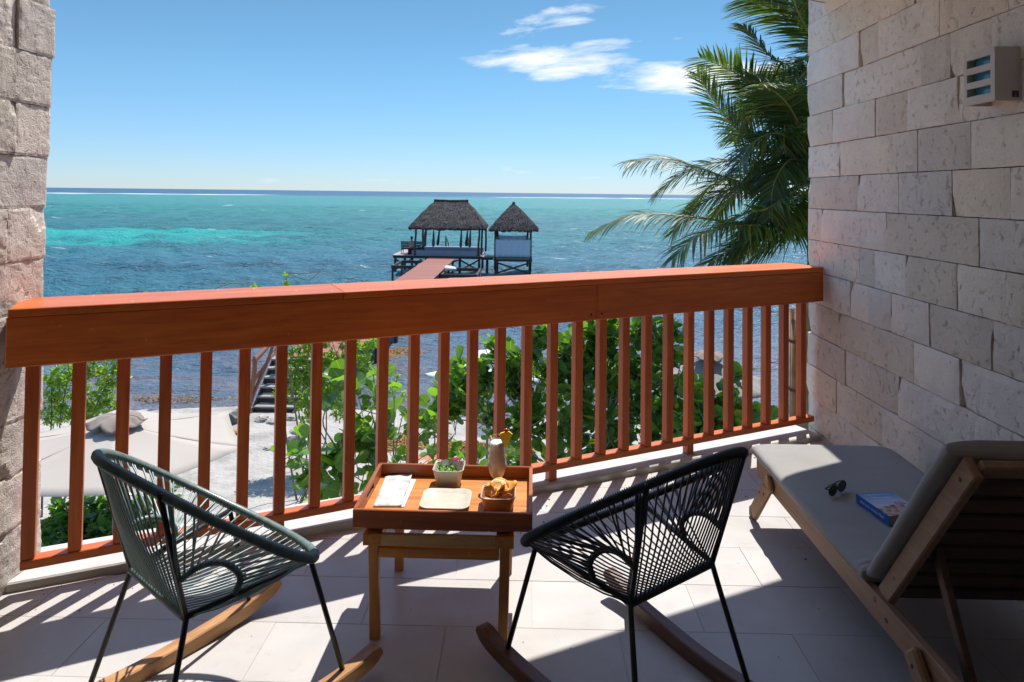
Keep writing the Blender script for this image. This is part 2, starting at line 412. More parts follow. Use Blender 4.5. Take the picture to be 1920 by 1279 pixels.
def leaf_mat(name, c1, c2, cy, trans=0.45, rough=0.38, veins=False, yel=0.12):
    m, nt, b = base_mat(name, c1, rough, 0.45)
    geo = N(nt, 'ShaderNodeNewGeometry'); oi = N(nt, 'ShaderNodeObjectInfo')
    at_ = N(nt, 'ShaderNodeAttribute', attribute_name='tint')
    rnd = math_(nt, 'FRACT', math_(nt, 'ADD', oi.outputs['Random'], at_.outputs['Fac']))
    n = N(nt, 'ShaderNodeTexNoise', i_Scale=1.1, i_Detail=2.0); L(nt, geo.outputs['Position'], n.inputs['Vector'])
    f = math_(nt, 'ADD', math_(nt, 'MULTIPLY', rnd, 0.75), math_(nt, 'MULTIPLY', n.outputs[0], 0.35))
    c = ramp(nt, f, [(0.15, c2), (0.75, c1)])
    c = mixc(nt, math_(nt, 'GREATER_THAN', math_(nt, 'FRACT', math_(nt, 'MULTIPLY', rnd, 9.7)), 1 - yel), c, cy)
    if veins:
        tc = N(nt, 'ShaderNodeTexCoord')
        uv = N(nt, 'ShaderNodeUVMap'); s2 = N(nt, 'ShaderNodeSeparateXYZ'); L(nt, tc.outputs['UV'], s2.inputs[0])
        x = math_(nt, 'ABSOLUTE', math_(nt, 'SUBTRACT', s2.outputs[0], 0.5))
        mid = math_(nt, 'LESS_THAN', x, 0.022)
        y = math_(nt, 'SUBTRACT', s2.outputs[1], math_(nt, 'MULTIPLY', x, 0.8))
        sd_ = math_(nt, 'LESS_THAN', math_(nt, 'FRACT', math_(nt, 'MULTIPLY', y, 5.5)), 0.09)
        c = mixc(nt, math_(nt, 'MULTIPLY', math_(nt, 'MAXIMUM', mid, sd_), 0.5), c, (0.30, 0.33, 0.13))
    L(nt, c, b.inputs['Base Color'])
    tr = N(nt, 'ShaderNodeBsdfTranslucent')
    tcol = mixc(nt, 1.0, c, (1.9, 2.0, 0.5), 'MULTIPLY')
    L(nt, tcol, tr.inputs[0])
    mx = N(nt, 'ShaderNodeMixShader', n0=trans); L(nt, b.outputs[0], mx.inputs[1]); L(nt, tr.outputs[0], mx.inputs[2])
    L(nt, mx.outputs[0], nt.nodes['Material Output'].inputs[0])
    return m


GRAPE = leaf_mat('sea_grape_leaf', (0.125, 0.25, 0.042), (0.040, 0.105, 0.030), (0.30, 0.31, 0.04), 0.46, 0.33, True, 0.05)
SMALLF = leaf_mat('small_green_leaf', (0.24, 0.37, 0.055), (0.11, 0.21, 0.04), (0.34, 0.30, 0.04), 0.45, 0.4, False, 0.07)
GROUNDF = leaf_mat('glossy_green_leaf', (0.11, 0.23, 0.045), (0.045, 0.12, 0.028), (0.2, 0.28, 0.05), 0.35, 0.28, False, 0.08)
PALMF = leaf_mat('palm_leaflet', (0.065, 0.115, 0.030), (0.028, 0.056, 0.019), (0.17, 0.14, 0.025), 0.30, 0.48, False, 0.10)
PALMY = plain('palm_rachis', (0.24, 0.20, 0.05), 0.45)

# ------------------------------------------------------------------ ground, sea
SEA = -4.9


def ground_z(x, y):
    t = min(max((y - 9.0 - 0.8 * noise.noise(Vector((x * .25, 0, 3)))) / 11.5, 0), 1); t = t * t * (3 - 2 * t)
    z = -4.0 - 0.95 * t
    if y > 20: z -= (y - 20) * 0.09
    z += 0.30 * math.exp(-((x + 7) / 3.2) ** 2) * math.exp(-((y - 18.6) / 2.2) ** 2)
    z += 0.05 * noise.noise(Vector((x * .8, y * .8, 0))) + 0.025 * noise.noise(Vector((x * 3, y * 3, 5)))
    return max(z, -9)


SAND = noisy('white_sand', (0.39, 0.36, 0.32), (0.27, 0.245, 0.21), 1.6, 0.95, 1.0, 0.07, 0.1, 10.0, 0.33, 0.58, 9.0)
nt = SAND.node_tree; b = nt.nodes['Principled BSDF']
src = b.inputs['Base Color'].links[0].from_socket
geo = N(nt, 'ShaderNodeNewGeometry'); n1 = N(nt, 'ShaderNodeTexNoise', i_Scale=11.0, i_Detail=5.0, i_Roughness=0.75); L(nt, geo.outputs['Position'], n1.inputs['Vector'])
c = mixc(nt, ramp(nt, n1.outputs[0], [(0.63, 0.0), (0.70, 0.8)]), src, (0.16, 0.115, 0.08))
L(nt, c, b.inputs['Base Color'])
xs = [-60, -40, -28] + [-22 + i * 0.35 for i in range(126)] + [26, 34, 46, 70]
ys = [-30, -15, -5, 0] + [3 + i * 0.35 for i in range(72)] + [29, 32, 36, 42, 60]
mb = MB(); mb.v = [(x, y, ground_z(x, y)) for y in ys for x in xs]; nx = len(xs)
mb.f = [(j * nx + i, j * nx + i + 1, (j + 1) * nx + i + 1, (j + 1) * nx + i) for j in range(len(ys) - 1) for i in range(nx - 1)]
tag(mb.build('beach_sand', SAND, smooth=True), 'white coral sand beach below the balcony', None, None, 'structure')

# sea material
WATER, nt, b = base_mat('sea_water', (0.02, 0.1, 0.14), 0.12, 0.5)
b.inputs['IOR'].default_value = 1.38; b.inputs['Specular IOR Level'].default_value = 0.6
geo = N(nt, 'ShaderNodeNewGeometry'); sx = N(nt, 'ShaderNodeSeparateXYZ'); L(nt, geo.outputs['Position'], sx.inputs[0])
X, Y = sx.outputs[0], sx.outputs[1]


def wn(scx, scy, scale=1.0, detail=5.0, rough=0.6, off=0.0, dist=0.0):
    mp = N(nt, 'ShaderNodeMapping'); L(nt, geo.outputs['Position'], mp.inputs[0]); mp.inputs['Scale'].default_value = (scx, scy, 0.0); mp.inputs['Location'].default_value = (off, off * 1.7, 0)
    n = N(nt, 'ShaderNodeTexNoise', i_Scale=scale, i_Detail=detail, i_Roughness=rough, i_Distortion=dist); L(nt, mp.outputs[0], n.inputs['Vector']); return n.outputs[0]


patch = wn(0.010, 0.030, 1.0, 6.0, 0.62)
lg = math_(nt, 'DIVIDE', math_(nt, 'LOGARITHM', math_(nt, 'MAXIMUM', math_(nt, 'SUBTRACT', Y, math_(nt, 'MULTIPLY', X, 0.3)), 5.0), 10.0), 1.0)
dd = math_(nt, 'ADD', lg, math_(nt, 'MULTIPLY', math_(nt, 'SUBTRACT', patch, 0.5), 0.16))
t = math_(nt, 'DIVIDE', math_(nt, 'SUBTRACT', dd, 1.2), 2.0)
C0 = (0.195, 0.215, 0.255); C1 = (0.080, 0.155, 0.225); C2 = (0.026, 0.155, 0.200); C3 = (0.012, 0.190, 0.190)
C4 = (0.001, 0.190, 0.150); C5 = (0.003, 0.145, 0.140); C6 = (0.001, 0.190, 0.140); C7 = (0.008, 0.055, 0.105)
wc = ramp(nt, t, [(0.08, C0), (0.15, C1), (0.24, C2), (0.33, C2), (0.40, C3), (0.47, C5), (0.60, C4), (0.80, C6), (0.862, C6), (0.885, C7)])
# bright sandy lagoon patch to the left, 78-105 m out
pe = math_(nt, 'ADD', math_(nt, 'POWER', math_(nt, 'ABSOLUTE', math_(nt, 'DIVIDE', math_(nt, 'SUBTRACT', Y, 92.0), 15.0)), 4.0),
           math_(nt, 'POWER', math_(nt, 'ABSOLUTE', math_(nt, 'DIVIDE', math_(nt, 'ADD', X, 80.0), 52.0)), 4.0))
pe = math_(nt, 'ADD', pe, math_(nt, 'MULTIPLY', math_(nt, 'SUBTRACT', wn(0.03, 0.12, 1.0, 5.0, 0.6, 7.0), 0.5), 2.4))
wc = mixc(nt, ramp(nt, pe, [(0.45, 1.0), (1.0, 0.0)]), wc, (0.0, 0.36, 0.30))
# dark sea-grass streaks
sg = wn(0.010, 0.085, 1.0, 7.0, 0.62, 31.0, 0.4)
wc = mixc(nt, math_(nt, 'MULTIPLY', ramp(nt, sg, [(0.48, 0.0), (0.60, 0.45)]), math_(nt, 'LESS_THAN', Y, 700.0)), wc, (0.020, 0.090, 0.135))
# violet-brown drifting weed close to the shore
ns = wn(0.28, 0.75, 1.0, 7.0, 0.68, 3.0, 0.6)
near = ramp(nt, math_(nt, 'DIVIDE', Y, 60.0), [(0.33, 1.0), (0.58, 0.0)])
wc = mixc(nt, math_(nt, 'MULTIPLY', ramp(nt, ns, [(0.47, 0.0), (0.58, 0.75)]), near), wc, (0.20, 0.15, 0.15))
fk = wn(2.2, 4.5, 1.0, 6.0, 0.75, 9.0)
wc = mixc(nt, math_(nt, 'MULTIPLY', math_(nt, 'MULTIPLY', ramp(nt, fk, [(0.56, 0.0), (0.61, 0.9)]), ramp(nt, ns, [(0.50, 0.0), (0.60, 1.0)])), near), wc, (0.30, 0.17, 0.06))
# whitecaps, then flecks painted in for sun glitter
caps = wn(0.09, 0.42, 1.0, 8.0, 0.72, 11.0)
cap_glint = math_(nt, 'MULTIPLY', ramp(nt, caps, [(0.635, 0.0), (0.665, 1.0)]), ramp(nt, math_(nt, 'DIVIDE', Y, 400.0), [(0.09, 0.0), (0.16, 1.0)]))
caps2 = wn(0.5, 2.2, 1.0, 7.0, 0.7, 17.0)
cap_glint = math_(nt, 'MAXIMUM', cap_glint, math_(nt, 'MULTIPLY', ramp(nt, caps2, [(0.65, 0.0), (0.70, 0.8)]), ramp(nt, math_(nt, 'DIVIDE', Y, 400.0), [(0.07, 0.0), (0.12, 1.0), (0.3, 1.0), (0.4, 0.0)])))
glint_flecks = wn(1.3, 5.2, 1.0, 6.0, 0.72, 23.0)  # fine foam-white flecks, denser to the right as painted sun glitter
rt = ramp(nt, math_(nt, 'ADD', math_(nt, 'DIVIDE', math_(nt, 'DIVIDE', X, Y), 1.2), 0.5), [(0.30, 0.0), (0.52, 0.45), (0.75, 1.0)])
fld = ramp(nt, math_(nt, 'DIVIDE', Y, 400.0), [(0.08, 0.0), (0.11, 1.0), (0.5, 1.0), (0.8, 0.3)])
thr = math_(nt, 'SUBTRACT', glint_flecks, math_(nt, 'SUBTRACT', 0.655, math_(nt, 'MULTIPLY', rt, 0.075)))
cap_glint = math_(nt, 'MAXIMUM', cap_glint, math_(nt, 'MULTIPLY', math_(nt, 'MULTIPLY', math_(nt, 'MULTIPLY', thr, 26.0, True), 0.85, True), fld))
# breakers on the reef
rb = wn(0.0035, 0.004, 1.0, 6.0, 0.7, 5.0)
rd = math_(nt, 'ABSOLUTE', math_(nt, 'DIVIDE', math_(nt, 'SUBTRACT', math_(nt, 'ADD', Y, math_(nt, 'ADD', math_(nt, 'MULTIPLY', rb, 200.0), math_(nt, 'MULTIPLY', X, -0.37))), 1090.0), 290.0))
rx = ramp(nt, math_(nt, 'ADD', math_(nt, 'DIVIDE', X, 2400.0), 0.5), [(0.355, 1.0), (0.37, 0.04), (0.475, 0.04), (0.50, 0.9), (0.57, 1.0), (0.66, 0.6)])
cap_glint = math_(nt, 'MAXIMUM', cap_glint, math_(nt, 'MULTIPLY', ramp(nt, math_(nt, 'ADD', rd, math_(nt, 'MULTIPLY', wn(0.02, 0.03, 1, 6, .7, 2.0), 1.5)), [(0.75, 1.0), (1.25, 0.0)]), rx))
# whitecaps, reef breakers and painted glitter laid over the water colour
wc = mixc(nt, cap_glint, wc, (0.80, 0.84, 0.86))
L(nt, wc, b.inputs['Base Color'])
L(nt, math_(nt, 'ADD', math_(nt, 'MULTIPLY', cap_glint, 0.5), 0.34), b.inputs['Roughness'])
h1 = wn(0.30, 0.75, 1.0, 8.0, 0.66, 0.0, 0.3); h2 = wn(1.6, 3.2, 1.0, 5.0, 0.6, 21.0, 0.2)
bn = nt.nodes.new('ShaderNodeBump'); bn.inputs['Strength'].default_value = 1.0; bn.inputs['Distance'].default_value = 0.8
L(nt, h1, bn.inputs['Height'])
bn2 = nt.nodes.new('ShaderNodeBump'); bn2.inputs['Strength'].default_value = 1.0; bn2.inputs['Distance'].default_value = 0.5
L(nt, h2, bn2.inputs['Height']); L(nt, bn.outputs[0], bn2.inputs['Normal']); L(nt, bn2.outputs[0], b.inputs['Normal'])
import numpy as np
rg = np.random.default_rng(7)
ysea = list(np.arange(14.5, 60, 0.26)) + list(np.arange(60, 118, 0.5)) + list(np.arange(118, 300, 1.6)) + [305, 315, 330, 350, 380, 420, 480, 560, 680, 800, 950, 1150, 1500, 2500, 6000, 15000, 40000]
ysea = np.array(ysea, float); NXS = 470
dyr = np.gradient(ysea); Yg = np.repeat(ysea[:, None], NXS, 1); Xg = (26 + ysea * 0.86)[:, None] * np.linspace(-1, 1, NXS)[None, :]
sp_ = np.maximum(dyr, (26 + ysea * 0.86) * 2 / NXS)[:, None]; Zg = np.zeros_like(Yg)
for k in range(64):
    lam = 0.75 * (11 / 0.75) ** (k / 63); th_ = rg.normal(0, 0.62); ph = rg.uniform(0, 6.283); amp = 0.0092 * lam ** 0.88 * rg.uniform(.5, 1.4)
    att = np.clip((lam / sp_ - 2.2) / 2.0, 0, 1); arg = 2 * np.pi / lam * (Xg * np.sin(th_) - Yg * np.cos(th_)) + ph
    arg = arg + 0.8 * np.sin(Xg * .13 / lam ** .3 + Yg * .07 + k)
    Zg += att * amp * (np.sin(arg) + 0.28 * np.cos(2 * arg))
calm = np.clip((Yg - 17) / 16, 0.12, 1)
Zg = SEA + Zg * calm * np.clip((330 - Yg) / 60, 0, 1)
mb = MB(); mb.v = np.stack([Xg, Yg, Zg], -1).reshape(-1, 3).tolist(); nr = len(ysea)
ii = (np.arange(nr - 1)[:, None] * NXS + np.arange(NXS - 1)[None, :]).reshape(-1)
mb.f = np.stack([ii, ii + 1, ii + NXS + 1, ii + NXS], -1).tolist()
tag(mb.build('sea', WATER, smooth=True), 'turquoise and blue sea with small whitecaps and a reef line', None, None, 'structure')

# ------------------------------------------------------------------ balcony: floor, kerb, walls, roof
UX, UY = 0.8910, 0.4540
O = Vector((-1.85, 2.452, 0)); ANG = math.atan2(UY, UX)


def rn(s, n, z=0.0): return Vector((O.x + s * UX - n * UY, O.y + s * UY + n * UX, z))


WL, WR = -1.93, 1.86
# slab
fl = MB(); pts = [(WL - .02, -2.6), (WR + .02, -2.6), (WR + .02, 4.34), (WL - .02, 2.57)]
fl.prism(pts, 0.26, Matrix.Translation((0, 0, -0.2625)))
floor = tag(fl.build('balcony_floor', GROUT), 'pale limestone tiled balcony floor', None, None, 'structure')
random.seed(4)
kerb_line = lambda x: 2.592 + (x - WL) * (4.392 - 2.592) / (WR - WL)
TW, TD = 0.6, 0.2945
k = 0; yrow = 2.463 + TD * 7
rows_ = []
y1 = 2.463 + TD * 7
for j in range(-17, 8):
    ya = 2.463 + TD * j; par = j % 2
    x = -1.46 - 1.2 + (0.0 if par == 1 else 0.3)
    while x < WR:
        xa, xb = max(x, WL - .01) + .0012, min(x + TW, WR + .01) - .0012
        yb = ya + TD - .0024
        if xb - xa > 0.02:
            # clip by kerb line (tile under the kerb is fine as long as it stays inside)
            cl = lambda xx: kerb_line(xx) + 0.05
            p = [(xa, ya), (xb, ya), (xb, min(yb, max(ya, cl(xb)))), (xa, min(yb, max(ya, cl(xa))))]
            if p[2][1] - ya > 0.01:
                if p[3][1] - ya < 0.01:
                    xx = xa + (xb - xa) * 0.0
                    # triangle piece
                    xi = WL + (ya - 0.05 - 2.575) * (WR - WL) / (4.385 - 2.575)
                    p = [(max(xi, xa), ya), (xb, ya), (xb, p[2][1])]
                m_ = MB(); dz = random.uniform(-.0005, .0005)
                cx = sum(q[0] for q in p) / len(p); cy = sum(q[1] for q in p) / len(p)
                m_.prism([(q[0] - cx, q[1] - cy) for q in p], 0.012)
                m_.build('floor_tile', TILE, floor, loc=(cx, cy, -0.012 + dz))
        x += TW

# kerb (low concrete ledge carrying the railing)
kb = MB()
A = Vector((WL + .001, 2.592, 0)); B = Vector((WR - .001, 4.392, 0)); d_ = (B - A).normalized(); nn = Vector((-d_.y, d_.x, 0))
M = Matrix((d_, nn, Vector((0, 0, 1)))).transposed().to_4x4(); M.translation = A
nseg = 24; Lk = (B - A).length
for i in range(2):
    a0, a1 = Lk * i / 2 + (0.0015 if i else 0), Lk * (i + 1) / 2
    kb.bbox((a0, 0, -.30), (a1, 0.27, 0.0355), 0.006, M)
kerb = sm(kb.build('balcony_kerb', CONC)); tag(kerb, 'low pale concrete ledge under the railing', None, None, 'structure')


def stone_block(y0, y1, z0, z1, xf, side, depth, proud, rough, seed, res=0.035):
    """block whose visible face looks to -side*x; xf = nominal face"""
    rnd = random.Random(seed); g = 0.0009 if side < 0 else 0.0020
    y0 += g; y1 -= g; z0 += g; z1 -= g
    ny = max(3, int((y1 - y0) / res)); nz_ = max(3, int((z1 - z0) / res))
    off = Vector((rnd.uniform(0, 50), rnd.uniform(0, 50), rnd.uniform(0, 50))); mb = MB()
    tilt = rnd.uniform(-1, 1) * 0.004; chip = rnd.random()
    cy, cz = (y0 + y1) / 2, (z0 + z1) / 2
    cc = (rnd.choice((y0, y1)), rnd.choice((z0, z1))); cr = rnd.uniform(.03, .09)

    def P(i, j):
        u, v = i / ny, j / nz_
        y = y0 + (y1 - y0) * u; z = z0 + (z1 - z0) * v
        e = min(min(u, 1 - u) * (y1 - y0), min(v, 1 - v) * (z1 - z0))
        q = Vector((y * 7, z * 7, 0)) + off
        nse = noise.noise(q) * 0.6 + noise.noise(q * 2.7) * 0.4 + (abs(noise.noise(q * 5.5)) - .2) * 0.35
        dx = proud + nse * rough + tilt * (u - .5)
        if e < 0.004: dx -= (0.0012 if side < 0 else 0.0032) + 0.003 * abs(noise.noise(q * 9))
        if chip > 0.72:
            dd = math.hypot(y - cc[0], z - cc[1]) + 0.02 * noise.noise(q * 4)
            if dd < cr: dx -= 0.012 * (1 - dd / cr) + .004
        wy = 0.0018 * noise.noise(q * 6 + Vector((9, 0, 0))) if e < .004 else 0
        return (-side * dx, y - cy + wy, z - cz + wy)
    n1, n2 = ny + 1, nz_ + 1
    vs = [P(i, j) for j in range(n2) for i in range(n1)]
    fs = [(j * n1 + i, j * n1 + i + 1, (j + 1) * n1 + i + 1, (j + 1) * n1 + i) for j in range(nz_) for i in range(ny)]
    if side > 0: fs = [f[::-1] for f in fs]
    per = [i for i in range(n1)] + [j * n1 + ny for j in range(1, n2)] + [nz_ * n1 + i for i in range(ny - 1, -1, -1)] + [j * n1 for j in range(nz_ - 1, 0, -1)]
    base = len(vs); vs += [(side * depth, vs[i][1], vs[i][2]) for i in per]
    m = len(per)
    for k_ in range(m):
        a, b2 = per[k_], per[(k_ + 1) % m]; c_, d2 = base + (k_ + 1) % m, base + k_
        fs.append((a, b2, c_, d2) if side > 0 else (a, d2, c_, b2))
    fs.append(tuple(range(base, base + m)) if side > 0 else tuple(range(base, base + m))[::-1])
    mb.add(vs, fs)
    return mb, (xf, cy, cz)


ZC = [1.439 + 0.2017 * k for k in range(-8, 8)]      # course lines
ZC[0] = -0.17
wall_r = empty('stone_wall', (WR, 4.61, 0), label='tall cut limestone block wall on the right behind the lounger', cat='wall')
mb = MB(); mb.box((0.028, -7.2, -.3), (0.31, -0.008, 2.86)); mb.build('wall_core', MORTAR, wall_r)
JT = {  # joints measured on the photograph, by course
    14: [1541, 1640], 13: [1716], 12: [1611, 1648, 1764, 1895], 11: [1581, 1727, 1783, 1861], 10: [1562, 1641, 1702, 1797],
    9: [1573, 1674, 1721, 1821], 8: [1608, 1684, 1785, 1893], 7: [1539, 1664, 1835], 6: [1610, 1641, 1699, 1794, 1887],
    5: [1562, 1595, 1629, 1671, 1742, 1857], 4: [1571, 1713, 1799], 3: [1584, 1628, 1682, 1825], 2: [1568, 1605, 1653, 1730, 1830], 1: [1620, 1700, 1800], 0: [1640, 1720]}
random.seed(11)
for c_ in range(15):
    z0, z1 = ZC[c_], ZC[c_ + 1]
    ysj = [4.61] + [on_x(px, 500, WR).y for px in JT.get(c_, [])]
    while ysj[-1] > -2.4: ysj.append(ysj[-1] - random.choice((.28, .36, .42, .5, .58)))
    for i in range(len(ysj) - 1):
        yb, ya = ysj[i], ysj[i + 1]
        near = ya > 1.9
        mb, loc = stone_block(ya, yb, z0, z1, WR, 1, 0.06 if i else 0.33, random.uniform(-.003, .008), random.choice((.002, .004, .007)), c_ * 50 + i, 0.03 if near else 0.12)
        mb.build('stone', STONE, wall_r, loc=(loc[0] - WR, loc[1] - 4.61, loc[2]), smooth=False)

wall_l = empty('stone_wall', (WL, 2.76, 0), label='rough limestone block wall at the left edge, railing fixed into it', cat='wall')
mb = MB(); mb.box((-0.31, -5.4, -.3), (-0.03, -0.02, 2.86)); mb.build('wall_core', MORTAR, wall_l)
random.seed(5)
JL = {11: [20], 10: [-30], 9: [21], 8: [-25], 7: [11], 6: [-20], 5: [18], 4: [-22], 3: [5], 2: [-30], 1: [10]}
for c_ in range(15):
    z0, z1 = ZC[c_], ZC[c_ + 1]
    ysj = [2.76 + random.uniform(-.012, .022)] + [on_x(px, 500, WL).y for px in JL.get(c_, [random.randint(-30, 20)])]
    while ysj[-1] > -2.4: ysj.append(ysj[-1] - random.choice((.28, .36, .42, .5, .58)))
    for i in range(len(ysj) - 1):
        yb, ya = ysj[i], ysj[i + 1]; near = yb > 1.8
        mb, loc = stone_block(ya, yb, z0, z1, WL, -1, 0.06 if i else 0.33, random.uniform(-.004, .010), random.choice((.004, .006, .010)), 900 + c_ * 50 + i, 0.010 if near else 0.12)
        o = mb.build('stone', STONEL, wall_l, loc=(loc[0] - WL, loc[1] - 2.76, loc[2]), smooth=False)

# roof slab with its edge parallel to the railing, and the plaster wall behind the viewer
H = 2.73
mb = MB(); a = rn(-0.4, -0.012); b2 = rn(4.75, -0.012)
mb.prism([(WL - .5, -2.8), (WR + .6, -2.8), (b2.x, b2.y), (a.x, a.y)], 0.34, Matrix.Translation((0, 0, H)))
roof = tag(mb.build('balcony_roof', PLASTER), 'white plastered roof slab over the balcony', None, None, 'structure')
mb = MB(); mb.bar(rn(-.35, 0.005, H + .152), rn(4.7, 0.005, H + .152), 0.03, 0.30, r=0.004)
mb.build('roof_fascia', FASCIA, roof)
mb = MB(); mb.box((WL, -2.62, -.006), (WR, -2.5, H - .003))
tag(mb.build('back_wall', PLASTER), 'plain pale plaster wall at the back of the balcony', None, None, 'structure')

# ------------------------------------------------------------------ railing
rail = empty('balcony_railing', O, (0, 0, ANG), 'red-brown stained timber balcony railing with broad top beam', 'railing')
TZ = 1.083; SX = lambda s: s
s_end = 4.155
j1, j2 = 2.50, 1.20     # board joints
for (a0, a1) in ((0.005, j2), (j2 + .0005, s_end)):
    MB().bbox((a0, 0.0, TZ - .030), (a1, 0.285, TZ), 0.003).build('cap_board', RAILW, rail)
for (a0, a1) in ((0.0, j1), (j1 + .0012, s_end + .004)):
    MB().bbox((a0, 0.005, TZ - .212), (a1, 0.045, TZ - .0305), 0.0035).build('fascia_board', RAILW, rail)
MB().bbox((0.05, 0.165, TZ - .212), (s_end - .04, 0.205, TZ - .0305), 0.003).build('outer_board', RAILW, rail)
MB().bbox((0.05, 0.0455, TZ - .222), (s_end - .03, 0.1645, TZ - .19), 0.003).build('soffit_board', RAILW, rail)
m_ = MB()
for (s, z) in ((j1 - .035, .03), (j1 + .03, .03)):
    m_.lathe([(0.0, 0.0), (.006, 0.0), (.006, .004), (0, .004)], 8, M=Matrix.Translation((s, 0.0065, TZ - .212 + z)) @ Matrix.Rotation(pi / 2, 4, 'X'))
m_.build('screw_plug', BOLT, rail)['kind'] = 'stuff'
rnd = random.Random(12); m_ = MB()
for i in range(26):
    m_.lathe([(0.0, .0006), (.005, .0004), (.0055, 0)], 8, (rnd.choice((.02, .265, .26, .03)) * 0 + .25 + i * .152 + rnd.uniform(-.01, .01), rnd.choice((.045, .12, .25)), TZ))
m_.build('filler_plug', CREAM, rail)['kind'] = 'stuff'
MB().bbox((0.043, 0.120, 0.090), (4.215, 0.174, 0.125), 0.003).build('bottom_rail', RAILW, rail)
bm = MB().bbox((-.0225, -.0225, 0), (.0225, .0225, TZ - .2225 - .1255), 0.0022).mesh('baluster', RAILV)
for i in range(28):
    link('baluster', bm, rail, (0.043 + 0.1503 * i + .0225, 0.147, 0.1255))
fm = MB().bbox((-.0225, -.0225, 0), (.0225, .0225, .0535), 0.002).mesh('foot_block', RAILV)
for i in (6, 15, 21): link('foot_block', fm, rail, (0.043 + 0.1503 * i + .0225, 0.149, 0.0358))

# ------------------------------------------------------------------ rocking chairs
RC = [0.3659, 0.0436, -0.0255, -0.0025, 0.0987, 0.3071, 0.0291, -0.0008, 0.6092, -0.1811, -0.016, 0.0015]


def rimp(a):
    return Vector((sum(RC[k] * sin((k + 1) * a) for k in range(4)), sum(RC[4 + k] * cos(k * a) for k in range(4)), sum(RC[8 + k] * cos(k * a) for k in range(4))))


def bez(pts, n):
    """Catmull-Rom through points"""
    P = [Vector(p) for p in pts]; P = [P[0] * 2 - P[1]] + P + [P[-1] * 2 - P[-2]]; out = []
    for i in range(1, len(P) - 2):
        for k in range(n):
            t = k / n; a, b, c, d = P[i - 1:i + 3]
            out.append(0.5 * ((2 * b) + (c - a) * t + (2 * a - 5 * b + 4 * c - d) * t * t + (3 * b - a - 3 * c + d) * t ** 3))
    out.append(P[-2]); return out


def coil(mb, path, r, pitch, closed=False, amp=0.0022, n=9):
    """ridged wrapping of cord round a rod"""
    P = [Vector(p) for p in path]
    if closed: P = P + [P[0]]
    cum = [0]
    for i in range(1, len(P)): cum.append(cum[-1] + (P[i] - P[i - 1]).length)
    tot = cum[-1]; m = int(tot / pitch) * 2; out = []; rs = []; j = 0
    for i in range(m + (0 if closed else 1)):
        s = tot * i / m
        while j < len(cum) - 2 and cum[j + 1] < s: j += 1
        f = (s - cum[j]) / max(cum[j + 1] - cum[j], 1e-9); out.append(P[j].lerp(P[j + 1], f)); rs.append(r + (amp if i % 2 else -amp * .3))
    mb.tube(out, rs, n, closed=closed); return mb


